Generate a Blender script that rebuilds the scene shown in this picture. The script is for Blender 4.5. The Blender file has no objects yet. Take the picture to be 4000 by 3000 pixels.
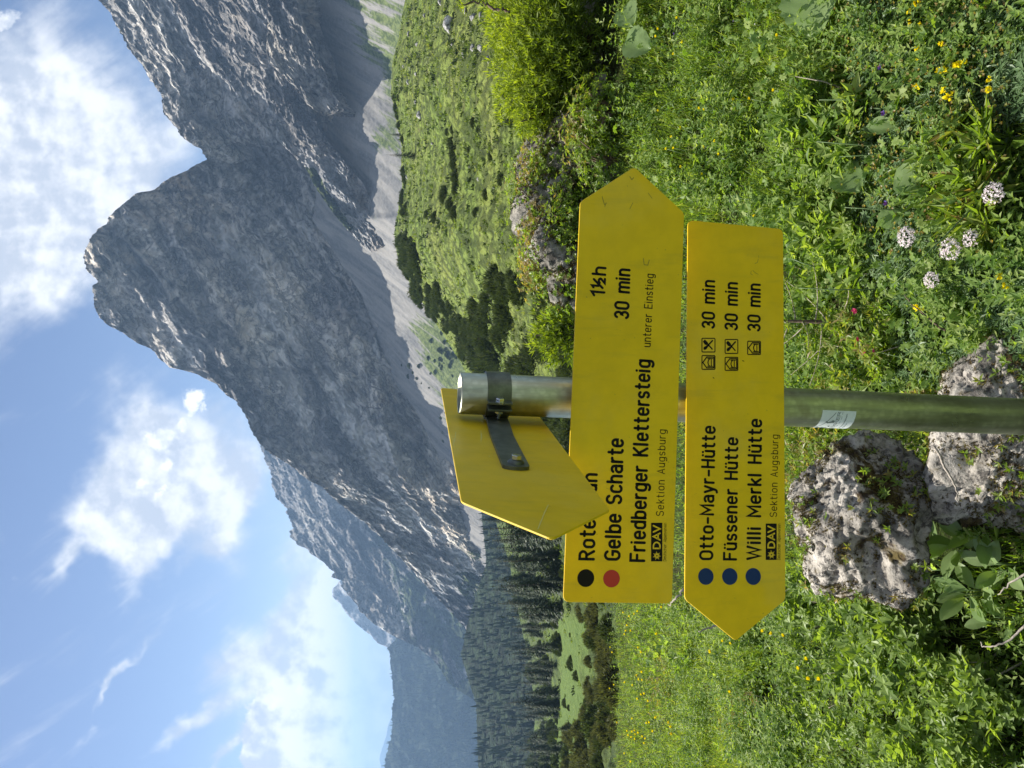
import bpy, math, random
import numpy as np

# ---------------------------------------------------------------- camera, world, sun
scene = bpy.context.scene
COL = scene.collection
CZ = 1.7                                   # eye height
C0 = np.array([0.0, 0.0, CZ])
FPX = 3000.0                               # focal length in pixels of a 4000 px wide frame
TH = math.atan(0.177)                      # the camera looks down by ten degrees
FW = np.array([0, math.cos(TH), -math.sin(TH)])
DN = np.array([0, -math.sin(TH), -math.cos(TH)])
RT = np.array([1.0, 0, 0])

cam_data = bpy.data.cameras.new('camera')
cam = bpy.data.objects.new('camera', cam_data)
COL.objects.link(cam)
cam_data.sensor_fit = 'HORIZONTAL'
cam_data.sensor_width = 36.0
cam_data.lens = 27.0
cam_data.clip_start = 0.05
cam_data.clip_end = 30000
from mathutils import Matrix, Vector
# the photograph was taken with the phone turned on its side: image right is world down
mx = Matrix(((DN[0], RT[0], -FW[0], 0), (DN[1], RT[1], -FW[1], 0), (DN[2], RT[2], -FW[2], CZ), (0, 0, 0, 1)))
cam.matrix_world = mx
scene.camera = cam

SUN_EL = math.radians(54.0)
SUN_AZ = math.radians(-50.0)               # measured from straight ahead, to the left
SD = np.array([math.sin(SUN_AZ) * math.cos(SUN_EL), math.cos(SUN_AZ) * math.cos(SUN_EL), math.sin(SUN_EL)])
sun_data = bpy.data.lights.new('sun', 'SUN')
sun_data.energy = 5.0
sun_data.angle = math.radians(0.55)
sun_data.color = (1.0, 0.95, 0.87)
sun = bpy.data.objects.new('sun', sun_data)
COL.objects.link(sun)
sun.rotation_euler = Vector(SD.tolist()).to_track_quat('Z', 'Y').to_euler()

world = bpy.data.worlds.new('World')
scene.world = world
world.use_nodes = True
WT = world.node_tree
SKY_STRENGTH = 0.082
EXPOSURE = 0.95

scene.render.engine = 'CYCLES'
scene.view_settings.view_transform = 'Standard'
scene.view_settings.look = 'None'
scene.view_settings.gamma = 1.0
scene.view_settings.exposure = EXPOSURE
scene.view_settings.use_curve_mapping = False
cy = scene.cycles
cy.use_denoising = True
cy.denoiser = 'OPENIMAGEDENOISE'
cy.max_bounces = 6
cy.diffuse_bounces = 2
cy.glossy_bounces = 2
cy.transmission_bounces = 4
cy.volume_bounces = 0
cy.transparent_max_bounces = 8
cy.sample_clamp_indirect = 4.0
cy.caustics_reflective = False
cy.caustics_refractive = False


class NT:
    """small helper to write node graphs"""
    def __init__(s, nt):
        s.nt = nt
        s.N = nt.nodes
        s.L = nt.links
    def node(s, t, **kw):
        n = s.N.new(t)
        for k, v in kw.items():
            setattr(n, k, v)
        return n
    def put(s, sock, v):
        if hasattr(v, 'is_output') or isinstance(v, bpy.types.NodeSocket):
            s.L.new(v, sock)
        elif v is not None:
            if sock.type == 'RGBA' and len(v) == 3:
                v = tuple(v) + (1.0,)
            sock.default_value = v
    def math(s, op, a, b=None, c=None, clamp=False):
        n = s.node('ShaderNodeMath', operation=op, use_clamp=clamp)
        s.put(n.inputs[0], a)
        if b is not None: s.put(n.inputs[1], b)
        if c is not None: s.put(n.inputs[2], c)
        return n.outputs[0]
    def vmath(s, op, a, b=None):
        n = s.node('ShaderNodeVectorMath', operation=op)
        s.put(n.inputs[0], a)
        if b is not None: s.put(n.inputs[1], b)
        return n.outputs['Value'] if op in ('DOT_PRODUCT', 'LENGTH') else n.outputs[0]
    def comb(s, x, y, z=0.0):
        n = s.node('ShaderNodeCombineXYZ')
        s.put(n.inputs[0], x); s.put(n.inputs[1], y); s.put(n.inputs[2], z)
        return n.outputs[0]
    def noise(s, vec, scale, detail=4.0, rough=0.55, dist=0.0, out='Fac'):
        n = s.node('ShaderNodeTexNoise')
        if vec is not None: s.L.new(vec, n.inputs['Vector'])
        n.inputs['Scale'].default_value = scale
        n.inputs['Detail'].default_value = detail
        n.inputs['Roughness'].default_value = rough
        n.inputs['Distortion'].default_value = dist
        return n.outputs[out]
    def voronoi(s, vec, scale, feature='F1', out='Distance', rnd=1.0):
        n = s.node('ShaderNodeTexVoronoi', feature=feature)
        if vec is not None: s.L.new(vec, n.inputs['Vector'])
        n.inputs['Scale'].default_value = scale
        n.inputs['Randomness'].default_value = rnd
        return n.outputs[out]
    def ramp(s, fac, pts, interp='LINEAR'):
        n = s.node('ShaderNodeValToRGB')
        cr = n.color_ramp
        cr.interpolation = interp
        while len(cr.elements) < len(pts):
            cr.elements.new(0.5)
        for e, (p, c) in zip(cr.elements, pts):
            e.position = p
            e.color = (c, c, c, 1) if not hasattr(c, '__len__') else tuple(c) + (1,)
        s.put(n.inputs[0], fac)
        return n.outputs[0]
    def mix(s, fac, a, b, mode='MIX'):
        n = s.node('ShaderNodeMix', data_type='RGBA', blend_type=mode)
        s.put(n.inputs[0], fac)
        s.put(n.inputs[6], a)
        s.put(n.inputs[7], b)
        return n.outputs[2]
    def smooth(s, v, a, b, lo=0.0, hi=1.0):
        n = s.node('ShaderNodeMapRange', interpolation_type='SMOOTHSTEP')
        s.put(n.inputs[0], v)
        n.inputs[1].default_value = a; n.inputs[2].default_value = b
        n.inputs[3].default_value = lo; n.inputs[4].default_value = hi
        return n.outputs[0]
    def attr(s, name, out='Fac'):
        n = s.node('ShaderNodeAttribute', attribute_name=name)
        return n.outputs[out]


def build_sky():
    t = NT(WT)
    for n in list(t.N): t.N.remove(n)
    out = t.node('ShaderNodeOutputWorld')
    bg = t.node('ShaderNodeBackground')
    t.L.new(bg.outputs[0], out.inputs[0])
    sky = t.node('ShaderNodeTexSky')
    sky.sky_type = 'NISHITA'
    sky.sun_disc = False
    sky.sun_elevation = SUN_EL
    sky.sun_rotation = math.atan2(SD[0], SD[1])
    sky.altitude = 1800
    sky.air_density = 1.0
    sky.dust_density = 1.2
    sky.ozone_density = 1.5
    g = t.node('ShaderNodeTexCoord').outputs['Generated']
    c = t.vmath('DOT_PRODUCT', g, tuple(FW))
    cpos = t.math('MAXIMUM', c, 0.08)
    u = t.math('DIVIDE', t.vmath('DOT_PRODUCT', g, tuple(DN)), cpos)     # grows downwards
    v = t.math('DIVIDE', t.vmath('DOT_PRODUCT', g, tuple(RT)), cpos)     # grows to the right
    uv = t.comb(u, v, 0.0)
    # billow the cloud outlines
    wn = t.noise(uv, 3.2, 5.0, 0.6, out='Color')
    warp = t.vmath('SCALE', t.vmath('SUBTRACT', wn, (0.5, 0.5, 0.5)))
    warp.node.inputs['Scale'].default_value = 0.22
    uvw = t.vmath('ADD', uv, warp)
    def blob(x, y, rx, ry, ang, wgt, src):
        # x, y: direction of the cloud's middle; rx along ang
        cu, cv = (x - 2000) / FPX, (1500 - y) / FPX
        d = t.vmath('SUBTRACT', src, (cu, cv, 0))
        ca, sa = math.cos(math.radians(ang)), math.sin(math.radians(ang))
        # image y grows downwards while v shrinks
        p = t.vmath('DOT_PRODUCT', d, (ca * FPX / rx, -sa * FPX / rx, 0))
        q = t.vmath('DOT_PRODUCT', d, (sa * FPX / ry, ca * FPX / ry, 0))
        r2 = t.math('ADD', t.math('MULTIPLY', p, p), t.math('MULTIPLY', q, q))
        e = t.math('POWER', 2.718, t.math('MULTIPLY', r2, -1.0))
        return t.math('MULTIPLY', e, wgt)
    def total(bl, src):
        s = None
        for b in bl:
            o = blob(*b, src)
            s = o if s is None else t.math('ADD', s, o)
        return s
    soft = [(180, 420, 260, 260, 0, .75), (430, 620, 330, 190, 60, .75), (180, 760, 330, 260, 0, .9),
            (420, 860, 260, 180, 50, .8), (60, 1000, 260, 170, 90, .9), (250, 1080, 130, 110, 90, .7),
            (700, 520, 180, 130, 60, .45),
            (540, 1660, 200, 110, 70, .8), (500, 1880, 160, 190, 0, 1.0), (700, 1800, 260, 200, 90, .75),
            (420, 2080, 160, 90, 60, .8), (880, 1860, 260, 160, 100, .45), (820, 2000, 300, 50, 125, .5),
            (560, 2140, 200, 55, 125, .55)]
    wisp = [(290, 2230, 190, 45, 125, .7), (470, 2300, 130, 35, 110, .45), (440, 2690, 230, 16, 122, .5),
            (900, 2480, 180, 110, 110, .75), (760, 2800, 230, 36, 140, .75), (1000, 2600, 300, 50, 120, .55),
            (930, 2900, 220, 30, 115, .6), (1150, 2250, 330, 90, 105, .5), (1180, 2600, 300, 120, 100, .75), (1250, 2420, 200, 200, 0, .6)]
    low = [(1250, 2560, 150, 220, 0, .7), (1390, 2600, 130, 330, 0, .8), (1280, 2830, 260, 200, 0, .9), (1180, 2900, 150, 160, 0, .9),
           (1060, 2960, 90, 120, 0, 1.2), (1085, 2770, 85, 75, 0, 1.15), (1190, 2700, 110, 120, 0, .9), (1200, 2890, 130, 130, 0, 1.0), (1330, 2320, 130, 160, 0, .5),
           (1420, 2700, 130, 330, 0, .8), (10, 90, 80, 130, 70, .62), (10, 270, 45, 60, 70, .6)]
    core = [(755, 1570, 62, 38, 110, 1.2), (690, 1640, 50, 30, 100, 1.0), (610, 1700, 52, 46, 0, 1.3), (640, 1800, 40, 25, 90, .8),
            (555, 1880, 40, 45, 0, 1.1), (620, 1930, 40, 20, 130, .9), (1065, 2760, 40, 40, 0, .5), (1040, 2940, 50, 60, 0, .8), (1180, 2700, 40, 40, 0, .5)]
    # broken cloud cover for the unseen sky, made denser to brighten shaded surfaces
    cover = t.noise(t.vmath('MULTIPLY', g, (1, 1, 2.2)), 2.3, 6.0, 0.6)
    outside = t.math('SUBTRACT', 1.0, t.smooth(c, 0.35, 0.78))
    cov = t.math('MULTIPLY', t.smooth(cover, 0.43, 0.60), t.math('MULTIPLY', outside, 0.92))
    nz = t.noise(uv, 7.0, 9.0, 0.62)
    # fibres run from upper right to lower left
    dirv = t.comb(t.vmath('DOT_PRODUCT', uv, (0.80, 0.60, 0)), t.vmath('DOT_PRODUCT', uv, (-0.60 * 6, 0.80 * 6, 0)), 0.0)
    fib = t.noise(dirv, 3.0, 7.0, 0.6, 0.4)
    puff = t.noise(uv, 15.0, 8.0, 0.62)
    def dens(s, n, lo, hi, k=1.3):
        return t.smooth(t.math('ADD', s, t.math('MULTIPLY', t.math('SUBTRACT', n, 0.5), k)), lo, hi)
    wn2 = t.noise(uv, 14.0, 5.0, 0.65, out='Color')
    warp2 = t.vmath('SCALE', t.vmath('SUBTRACT', wn2, (0.5, 0.5, 0.5)))
    warp2.node.inputs['Scale'].default_value = 0.07
    mixn = t.math('ADD', t.math('MULTIPLY', nz, 0.6), t.math('MULTIPLY', fib, 0.4))
    d1 = t.math('MULTIPLY', dens(total(soft, uvw), mixn, 0.08, 0.80, 1.5), 0.95)
    d2 = t.math('MULTIPLY', dens(total(wisp, uvw), fib, 0.08, 0.85, 1.6), 0.9)
    uvl = t.vmath('ADD', uv, t.vmath('MULTIPLY', warp2, (.8, .8, 0)))
    low_n = t.noise(uv, 11.0, 8.0, 0.6)
    d3 = t.math('MULTIPLY', dens(total(low, uvl), low_n, 0.40, 0.60, 1.5), 0.98)
    uvc = t.vmath('ADD', uv, warp2)
    d4 = t.math('MULTIPLY', dens(total(core, uvc), t.noise(uv, 22.0, 8.0, 0.62), 0.38, 1.05, 2.3), 0.9)
    den = t.math('MAXIMUM', t.math('MAXIMUM', d1, d2), t.math('MAXIMUM', d3, t.math('MAXIMUM', d4, cov)))
    # lit and shaded sides of the billows: compare the noise with itself a step toward the sun
    def relief(scale, off, det=6.0, src=uv):
        a = t.noise(src, scale, det, 0.55); b = t.noise(t.vmath('ADD', src, off), scale, det, 0.55)
        return t.math('SUBTRACT', a, b)
    rl = t.math('ADD', t.math('MULTIPLY', relief(6.0, (-0.03, -0.022, 0)), 2.2), t.math('MULTIPLY', relief(17.0, (-0.012, -0.009, 0)), 1.7))
    big_ = t.noise(uv, 4.0, 4.0, 0.5)
    shade = t.smooth(t.math('ADD', t.math('ADD', rl, 0.5), t.math('MULTIPLY', t.math('SUBTRACT', big_, 0.5), 0.9)), 0.18, 0.85)
    ccol = t.mix(shade, (4.1, 4.6, 5.5), (7.0, 7.2, 7.5))
    ccol = t.mix(d3, ccol, t.mix(t.smooth(rl, -0.30, 0.16), (4.2, 4.7, 5.6), (7.3, 7.4, 7.6)))
    ccol = t.mix(d4, ccol, t.mix(t.smooth(rl, -0.32, 0.05), (5.8, 6.2, 6.8), (8.4, 8.5, 8.5)))
    sk = t.mix(1.0, sky.outputs[0], (0.80, 0.78, 0.80), 'MULTIPLY')
    fin = t.mix(den, sk, ccol)
    t.L.new(fin, bg.inputs[0])
    bg.inputs[1].default_value = SKY_STRENGTH
build_sky()

# ---------------------------------------------------------------- maths
rng = np.random.default_rng(7)
random.seed(7)


def ray(x, y):
    """direction from the eye (forward part 1) for a point of the photograph"""
    x = np.asarray(x, float); y = np.asarray(y, float)
    return FW + ((1500 - y) / FPX)[..., None] * RT + ((x - 2000) / FPX)[..., None] * DN


def at(x, y, d):
    return C0 + ray(x, y) * np.asarray(d, float)[..., None]


_perm = np.random.default_rng(3).integers(0, 2 ** 31, 4096)
_grad = np.random.default_rng(5).normal(size=(4096, 3))
_grad /= np.linalg.norm(_grad, axis=1)[:, None]


def perlin(p, seed=0):
    shp = p.shape[:-1]
    p = p.reshape(-1, 3)
    i = np.floor(p).astype(np.int64)
    fr = p - i
    w = fr * fr * fr * (fr * (fr * 6 - 15) + 10)
    out = 0
    hx = [_perm[(i[:, 0] + k + seed * 131) & 4095] for k in (0, 1)]
    for dx in (0, 1):
        for dy in (0, 1):
            hy = _perm[(hx[dx] + i[:, 1] + dy) & 4095]
            for dz in (0, 1):
                h = _perm[(hy + i[:, 2] + dz) & 4095] & 4095
                g = _grad[h]
                dd = fr - np.array([dx, dy, dz])
                v = np.einsum('ij,ij->i', g, dd)
                v *= (w[:, 0] if dx else 1 - w[:, 0]) * (w[:, 1] if dy else 1 - w[:, 1]) * (w[:, 2] if dz else 1 - w[:, 2])
                out = out + v
    return (out * 1.5).reshape(shp)


def fbm(p, octv=4, gain=0.5, seed=0):
    a, s, f = 1.0, 0, 1.0
    for k in range(octv):
        s = s + a * perlin(p * f, seed + k * 7)
        a *= gain; f *= 2.03
    return s


def ridged(p, octv=4, gain=0.5, seed=0):
    a, s, f = 1.0, 0, 1.0
    for k in range(octv):
        s = s + a * (1 - 2.2 * np.abs(perlin(p * f, seed + k * 7)))
        a *= gain; f *= 2.03
    return s


def smoothstep(a, b, x):
    t = np.clip((x - a) / (b - a), 0, 1)
    return t * t * (3 - 2 * t)


def norm(v):
    return v / np.maximum(np.linalg.norm(v, axis=-1, keepdims=True), 1e-9)


# ---------------------------------------------------------------- mesh helpers
def make_mesh(name, V, T, mats=None, smooth=True, attrs=None, midx=None):
    """V (n,3); T list of (m,3) and/or (m,4) arrays"""
    if not isinstance(T, (list, tuple)): T = [T]
    me = bpy.data.meshes.new(name)
    V = np.ascontiguousarray(V, dtype=np.float32)
    me.vertices.add(len(V))
    me.vertices.foreach_set('co', V.ravel())
    loops = np.concatenate([np.asarray(t, np.int32).ravel() for t in T])
    sizes = np.concatenate([np.full(len(t), np.asarray(t).shape[1], np.int32) for t in T])
    starts = np.concatenate([[0], np.cumsum(sizes)[:-1]]).astype(np.int32)
    me.loops.add(len(loops))
    me.loops.foreach_set('vertex_index', loops)
    me.polygons.add(len(sizes))
    me.polygons.foreach_set('loop_start', starts)
    if midx is not None:
        me.polygons.foreach_set('material_index', np.asarray(midx, np.int32))
    me.update(calc_edges=True)
    me.polygons.foreach_set('use_smooth', np.full(len(sizes), bool(smooth)))
    for k, a in (attrs or {}).items():
        at_ = me.attributes.new(k, 'FLOAT', 'POINT')
        at_.data.foreach_set('value', np.ascontiguousarray(a, np.float32).ravel())
    for m in (mats or []):
        me.materials.append(m)
    return me


def link(name, data, parent=None, loc=None, rot=None, **props):
    o = bpy.data.objects.new(name, data)
    COL.objects.link(o)
    if parent is not None: o.parent = parent
    if loc is not None: o.location = [float(q) for q in loc]
    if rot is not None: o.rotation_euler = rot
    for k, v in props.items():
        if v is not None: o[k] = v
    return o


def thing(name, label, cat, loc=(0, 0, 0), rot=None, group=None, data=None):
    o = link(name, data, None, loc, rot, label=label, category=cat, group=group)
    if data is None: o.empty_display_size = 0.1
    return o


def copy_tree(o, parent=None):
    c = o.copy()
    COL.objects.link(c)
    if parent is not None: c.parent = parent
    for ch in list(o.children):
        copy_tree(ch, c)
    return c


class MB:
    """collects pieces into one mesh"""
    def __init__(s): s.V = []; s.F3 = []; s.F4 = []; s.n = 0
    def add(s, V, F):
        F = np.asarray(F); V = np.asarray(V, float)
        (s.F3 if F.shape[1] == 3 else s.F4).append(F + s.n)
        s.V.append(V); s.n += len(V)
        return s
    def addm(s, V, Fs):
        n0 = s.n
        V = np.asarray(V, float)
        for F in Fs:
            F = np.asarray(F)
            if len(F): (s.F3 if F.shape[1] == 3 else s.F4).append(F + n0)
        s.V.append(V); s.n += len(V)
        return s
    def mesh(s, name, mats, smooth=True, attrs=None):
        T = []
        if s.F3: T.append(np.concatenate(s.F3))
        if s.F4: T.append(np.concatenate(s.F4))
        return make_mesh(name, np.concatenate(s.V), T, mats, smooth, attrs)


def tube(pts, rad, n=8, cap=True):
    """tapered tube along pts"""
    pts = np.asarray(pts, float); m = len(pts)
    rad = np.broadcast_to(np.asarray(rad, float), (m,))
    tan = norm(np.gradient(pts, axis=0))
    ref = np.array([0.3, 0.2, 0.93]) if abs(tan[0, 2]) < 0.8 else np.array([1.0, 0.1, 0])
    a = norm(np.cross(tan, ref)); b = np.cross(tan, a)
    th = np.linspace(0, 2 * np.pi, n, endpoint=False)
    V = pts[:, None] + rad[:, None, None] * (np.cos(th)[None, :, None] * a[:, None] + np.sin(th)[None, :, None] * b[:, None])
    V = V.reshape(-1, 3)
    i = np.arange(m - 1)[:, None] * n; j = np.arange(n)[None]; k = (j + 1) % n
    F = np.stack([i + j, i + k, i + n + k, i + n + j], -1).reshape(-1, 4)
    Fs = [F]
    if cap:
        V = np.concatenate([V, pts[:1], pts[-1:]])
        c0, c1 = m * n, m * n + 1
        jj = np.arange(n); kk = (jj + 1) % n
        Fs.append(np.concatenate([np.stack([np.full(n, c0), kk, jj], -1), np.stack([np.full(n, c1), (m - 1) * n + jj, (m - 1) * n + kk], -1)]))
    return V, Fs


def prism(poly, z0, z1, frame=None, bev=0.0):
    """extruded polygon in x,y with a slight edge bevel; frame maps (x,y,z) rows to world"""
    poly = np.asarray(poly, float); n = len(poly)
    if bev > 0:
        nx = np.roll(poly, -1, 0) - poly; pv = poly - np.roll(poly, 1, 0)
        n1 = norm(np.stack([nx[:, 1], -nx[:, 0]], -1)); n2 = norm(np.stack([pv[:, 1], -pv[:, 0]], -1))
        nn = norm(n1 + n2)
        area = 0.5 * np.sum(poly[:, 0] * np.roll(poly[:, 1], -1) - np.roll(poly[:, 0], -1) * poly[:, 1])
        if area < 0: nn = -nn
        ins = poly - nn * bev
        rings = [(ins, z0), (poly, z0 + bev), (poly, z1 - bev), (ins, z1)]
    else:
        rings = [(poly, z0), (poly, z1)]
    V = np.concatenate([np.c_[p, np.full(n, z)] for p, z in rings])
    j = np.arange(n); k = (j + 1) % n
    F4 = np.concatenate([np.stack([r * n + j, r * n + k, (r + 1) * n + k, (r + 1) * n + j], -1) for r in range(len(rings) - 1)])
    from mathutils.geometry import tessellate_polygon
    tri = np.array(tessellate_polygon([[Vector((p[0], p[1], 0)) for p in rings[0][0]]]))
    F3 = np.concatenate([tri[:, ::-1], tri + (len(rings) - 1) * n])
    if frame is not None:
        O, ex, ey, ez = frame
        V = O + V[:, :1] * ex + V[:, 1:2] * ey + V[:, 2:] * ez
    return V, [F4, F3]


# ---------------------------------------------------------------- materials
def new_mat(name):
    m = bpy.data.materials.new(name)
    m.use_nodes = True
    t = NT(m.node_tree)
    for n in list(t.N): t.N.remove(n)
    out = t.node('ShaderNodeOutputMaterial')
    b = t.node('ShaderNodeBsdfPrincipled')
    t.L.new(b.outputs[0], out.inputs[0])
    return m, t, b, out


def simple(name, col, rough=0.6, metal=0.0, spec=0.5, noise_amt=0.0, noise_scale=20.0, bump=0.0, bump_scale=100.0):
    m, t, b, out = new_mat(name)
    g = t.node('ShaderNodeTexCoord').outputs['Object']
    if noise_amt > 0:
        n = t.noise(g, noise_scale, 5.0, 0.6)
        c = t.mix(t.smooth(n, 0.3, 0.7), tuple(q * (1 - noise_amt) for q in col), tuple(min(1, q * (1 + noise_amt)) for q in col))
        t.L.new(c, b.inputs['Base Color'])
    else:
        b.inputs['Base Color'].default_value = tuple(col) + (1,)
    b.inputs['Roughness'].default_value = rough
    b.inputs['Metallic'].default_value = metal
    b.inputs['Specular IOR Level'].default_value = spec
    if bump > 0:
        bn = t.node('ShaderNodeBump')
        bn.inputs['Strength'].default_value = bump
        bn.inputs['Distance'].default_value = 0.002
        t.L.new(t.noise(g, bump_scale, 4.0, 0.6), bn.inputs['Height'])
        t.L.new(bn.outputs[0], b.inputs['Normal'])
    return m


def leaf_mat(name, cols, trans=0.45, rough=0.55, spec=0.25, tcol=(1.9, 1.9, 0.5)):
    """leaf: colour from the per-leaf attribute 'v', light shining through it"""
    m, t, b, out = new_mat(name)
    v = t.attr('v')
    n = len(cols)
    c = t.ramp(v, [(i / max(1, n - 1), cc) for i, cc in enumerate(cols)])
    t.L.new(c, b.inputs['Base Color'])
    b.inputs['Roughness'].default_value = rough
    b.inputs['Specular IOR Level'].default_value = spec
    tr = t.node('ShaderNodeBsdfTranslucent')
    t.L.new(t.mix(1.0, c, tcol, 'MULTIPLY'), tr.inputs[0])
    mx_ = t.node('ShaderNodeMixShader')
    mx_.inputs[0].default_value = trans
    t.L.new(b.outputs[0], mx_.inputs[1]); t.L.new(tr.outputs[0], mx_.inputs[2])
    t.L.new(mx_.outputs[0], out.inputs[0])
    return m


def mountain_mat(name, rock=(0.47, 0.45, 0.415), warm=(0.50, 0.40, 0.28), green=(0.075, 0.095, 0.03), scale=1.0, bump=1.0):
    m, t, b, out = new_mat(name)
    p = t.node('ShaderNodeNewGeometry').outputs['Position']
    # strata run down to the left
    ps = t.comb(t.vmath('DOT_PRODUCT', p, (0.80, 0.0, 0.60)), t.vmath('DOT_PRODUCT', p, (0, 1, 0)), t.vmath('DOT_PRODUCT', p, (-0.60, 0, 0.80)))
    wv = t.vmath('SCALE', t.vmath('SUBTRACT', t.noise(p, 0.018 * scale, 4.0, 0.6, out='Color'), (0.5, 0.5, 0.5)))
    wv.node.inputs['Scale'].default_value = 46.0 / scale
    pst = t.vmath('MULTIPLY', t.vmath('ADD', ps, wv), (0.42, 1.0, 1.0))
    n1 = t.noise(p, 0.012 * scale, 6.0, 0.6)
    n2 = t.noise(pst, 0.026 * scale, 7.0, 0.62, 0.6)
    n3 = t.noise(pst, 0.10 * scale, 7.0, 0.64, 0.5)
    c = t.mix(t.smooth(n2, 0.41, 0.59), tuple(q * 0.52 for q in rock), tuple(q * 1.22 for q in rock))
    c = t.mix(t.math('MULTIPLY', t.smooth(n3, 0.42, 0.72), 0.5), c, (0.40, 0.40, 0.395))
    wn = t.noise(pst, 0.010 * scale, 7.0, 0.62)
    wmask = t.math('MULTIPLY', t.smooth(wn, 0.48, 0.62), t.smooth(n2, 0.40, 0.62))
    c = t.mix(t.math('MULTIPLY', wmask, 0.75), c, warm)
    dk = t.smooth(n3, 0.30, 0.45, 1.0, 0.0)
    c = t.mix(t.math('MULTIPLY', dk, 0.55), c, (0.10, 0.10, 0.105))
    # cracks and gullies
    def crack(vec, sc_, wd, det=6.0):
        q = t.noise(vec, sc_, det, 0.6, 0.3)
        return t.smooth(t.math('ABSOLUTE', t.math('SUBTRACT', q, 0.5)), 0.0, wd, 1.0, 0.0)
    k1 = crack(pst, 0.012 * scale, 0.012); k2 = crack(pst, 0.034 * scale, 0.022); k3 = crack(t.vmath('MULTIPLY', ps, (1.0, 1.0, 0.5)), 0.07 * scale, 0.026)
    ck = t.math('MAXIMUM', k1, t.math('MAXIMUM', t.math('MULTIPLY', k2, 0.8), t.math('MULTIPLY', k3, 0.7)))
    c = t.mix(t.math('MULTIPLY', ck, 0.7), c, (0.10, 0.10, 0.105))
    c = t.mix(t.smooth(n1, 0.40, 0.60), t.mix(1.0, c, (0.82, 0.82, 0.84), 'MULTIPLY'), t.mix(1.0, c, (1.18, 1.16, 1.12), 'MULTIPLY'))
    lb = t.math('MULTIPLY', t.smooth(t.noise(t.vmath('MULTIPLY', pst, (0.4, 1, 1)), 0.016 * scale, 6.0, 0.62), 0.54, 0.62), 0.8)
    c = t.mix(lb, c, (0.60, 0.59, 0.56))
    # long slanting strata
    bv = t.vmath('MULTIPLY', t.vmath('ADD', ps, wv), (0.07, 0.5, 1.0))
    bd = t.noise(bv, 0.032 * scale, 6.0, 0.62, 0.2)
    c = t.mix(0.85, c, t.mix(1.0, c, t.ramp(bd, [(0.30, (0.42, 0.43, 0.46)), (0.44, (0.80, 0.80, 0.82)), (0.52, (1.05, 1.03, 1.0)), (0.60, (1.45, 1.40, 1.30)), (0.72, (0.9, 0.88, 0.85))]), 'MULTIPLY'))
    veg = t.attr('veg')
    vn = t.noise(p, 0.09 * scale, 8.0, 0.7)
    vm = t.smooth(t.math('ADD', veg, t.math('MULTIPLY', t.math('SUBTRACT', vn, 0.5), 1.6)), 0.45, 0.62)
    vcol = t.mix(t.smooth(t.noise(p, 0.25 * scale, 6.0, 0.65), 0.38, 0.62), tuple(q * 0.45 for q in green), tuple(q * 1.5 for q in green))
    c = t.mix(vm, c, vcol)
    sc = t.attr('scree')
    sn = t.noise(p, 0.5 * scale, 6.0, 0.7)
    scol = t.mix(t.smooth(sn, 0.35, 0.65), (0.35, 0.34, 0.325), (0.52, 0.505, 0.48))
    c = t.mix(sc, c, scol)
    t.L.new(c, b.inputs['Base Color'])
    b.inputs['Roughness'].default_value = 0.92
    b.inputs['Specular IOR Level'].default_value = 0.15
    bn = t.node('ShaderNodeBump')
    bn.inputs['Strength'].default_value = 1.0 * bump
    bn.inputs['Distance'].default_value = 7.0 / scale
    hh = t.math('SUBTRACT', t.math('ADD', t.math('MULTIPLY', n3, 1.2), t.math('MULTIPLY', n2, 1.5)), t.math('MULTIPLY', ck, 0.35))
    t.L.new(hh, bn.inputs['Height'])
    t.L.new(bn.outputs[0], b.inputs['Normal'])
    return m


def scree_mat():
    m, t, b, out = new_mat('scree')
    p = t.node('ShaderNodeNewGeometry').outputs['Position']
    # runnels follow the fall line, toward the viewer and left
    a = t.vmath('DOT_PRODUCT', p, (0.75, -0.66, 0.0)); q = t.vmath('DOT_PRODUCT', p, (0.66, 0.75, 0.0))
    ps = t.comb(a, t.math('MULTIPLY', q, 0.13), 0.0)
    n1 = t.noise(ps, 0.10, 8.0, 0.65, 0.5)
    n2 = t.noise(p, 0.35, 8.0, 0.72)
    n3 = t.noise(p, 0.02, 5.0, 0.6)
    c = t.mix(t.smooth(n1, 0.38, 0.62), (0.13, 0.13, 0.128), (0.245, 0.232, 0.212))
    c = t.mix(t.math('MULTIPLY', t.smooth(n2, 0.40, 0.70), 0.5), c, (0.29, 0.28, 0.262))
    c = t.mix(t.math('MULTIPLY', t.smooth(n2, 0.36, 0.28, 0.0, 1.0), 0.6), c, (0.10, 0.10, 0.10))
    veg = t.attr('veg')
    vn = t.noise(ps, 0.16, 9.0, 0.7, 0.6)
    vm = t.smooth(t.math('ADD', veg, t.math('MULTIPLY', t.math('SUBTRACT', vn, 0.5), 2.0)), 0.42, 0.66)
    c = t.mix(vm, c, t.mix(t.smooth(n2, 0.4, 0.6), (0.055, 0.075, 0.025), (0.14, 0.17, 0.06)))
    t.L.new(c, b.inputs['Base Color'])
    b.inputs['Roughness'].default_value = 0.95
    b.inputs['Specular IOR Level'].default_value = 0.1
    bn = t.node('ShaderNodeBump')
    bn.inputs['Strength'].default_value = 0.5
    bn.inputs['Distance'].default_value = 1.2
    t.L.new(t.math('ADD', n2, t.math('MULTIPLY', n1, 0.8)), bn.inputs['Height'])
    t.L.new(bn.outputs[0], b.inputs['Normal'])
    return m


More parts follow.
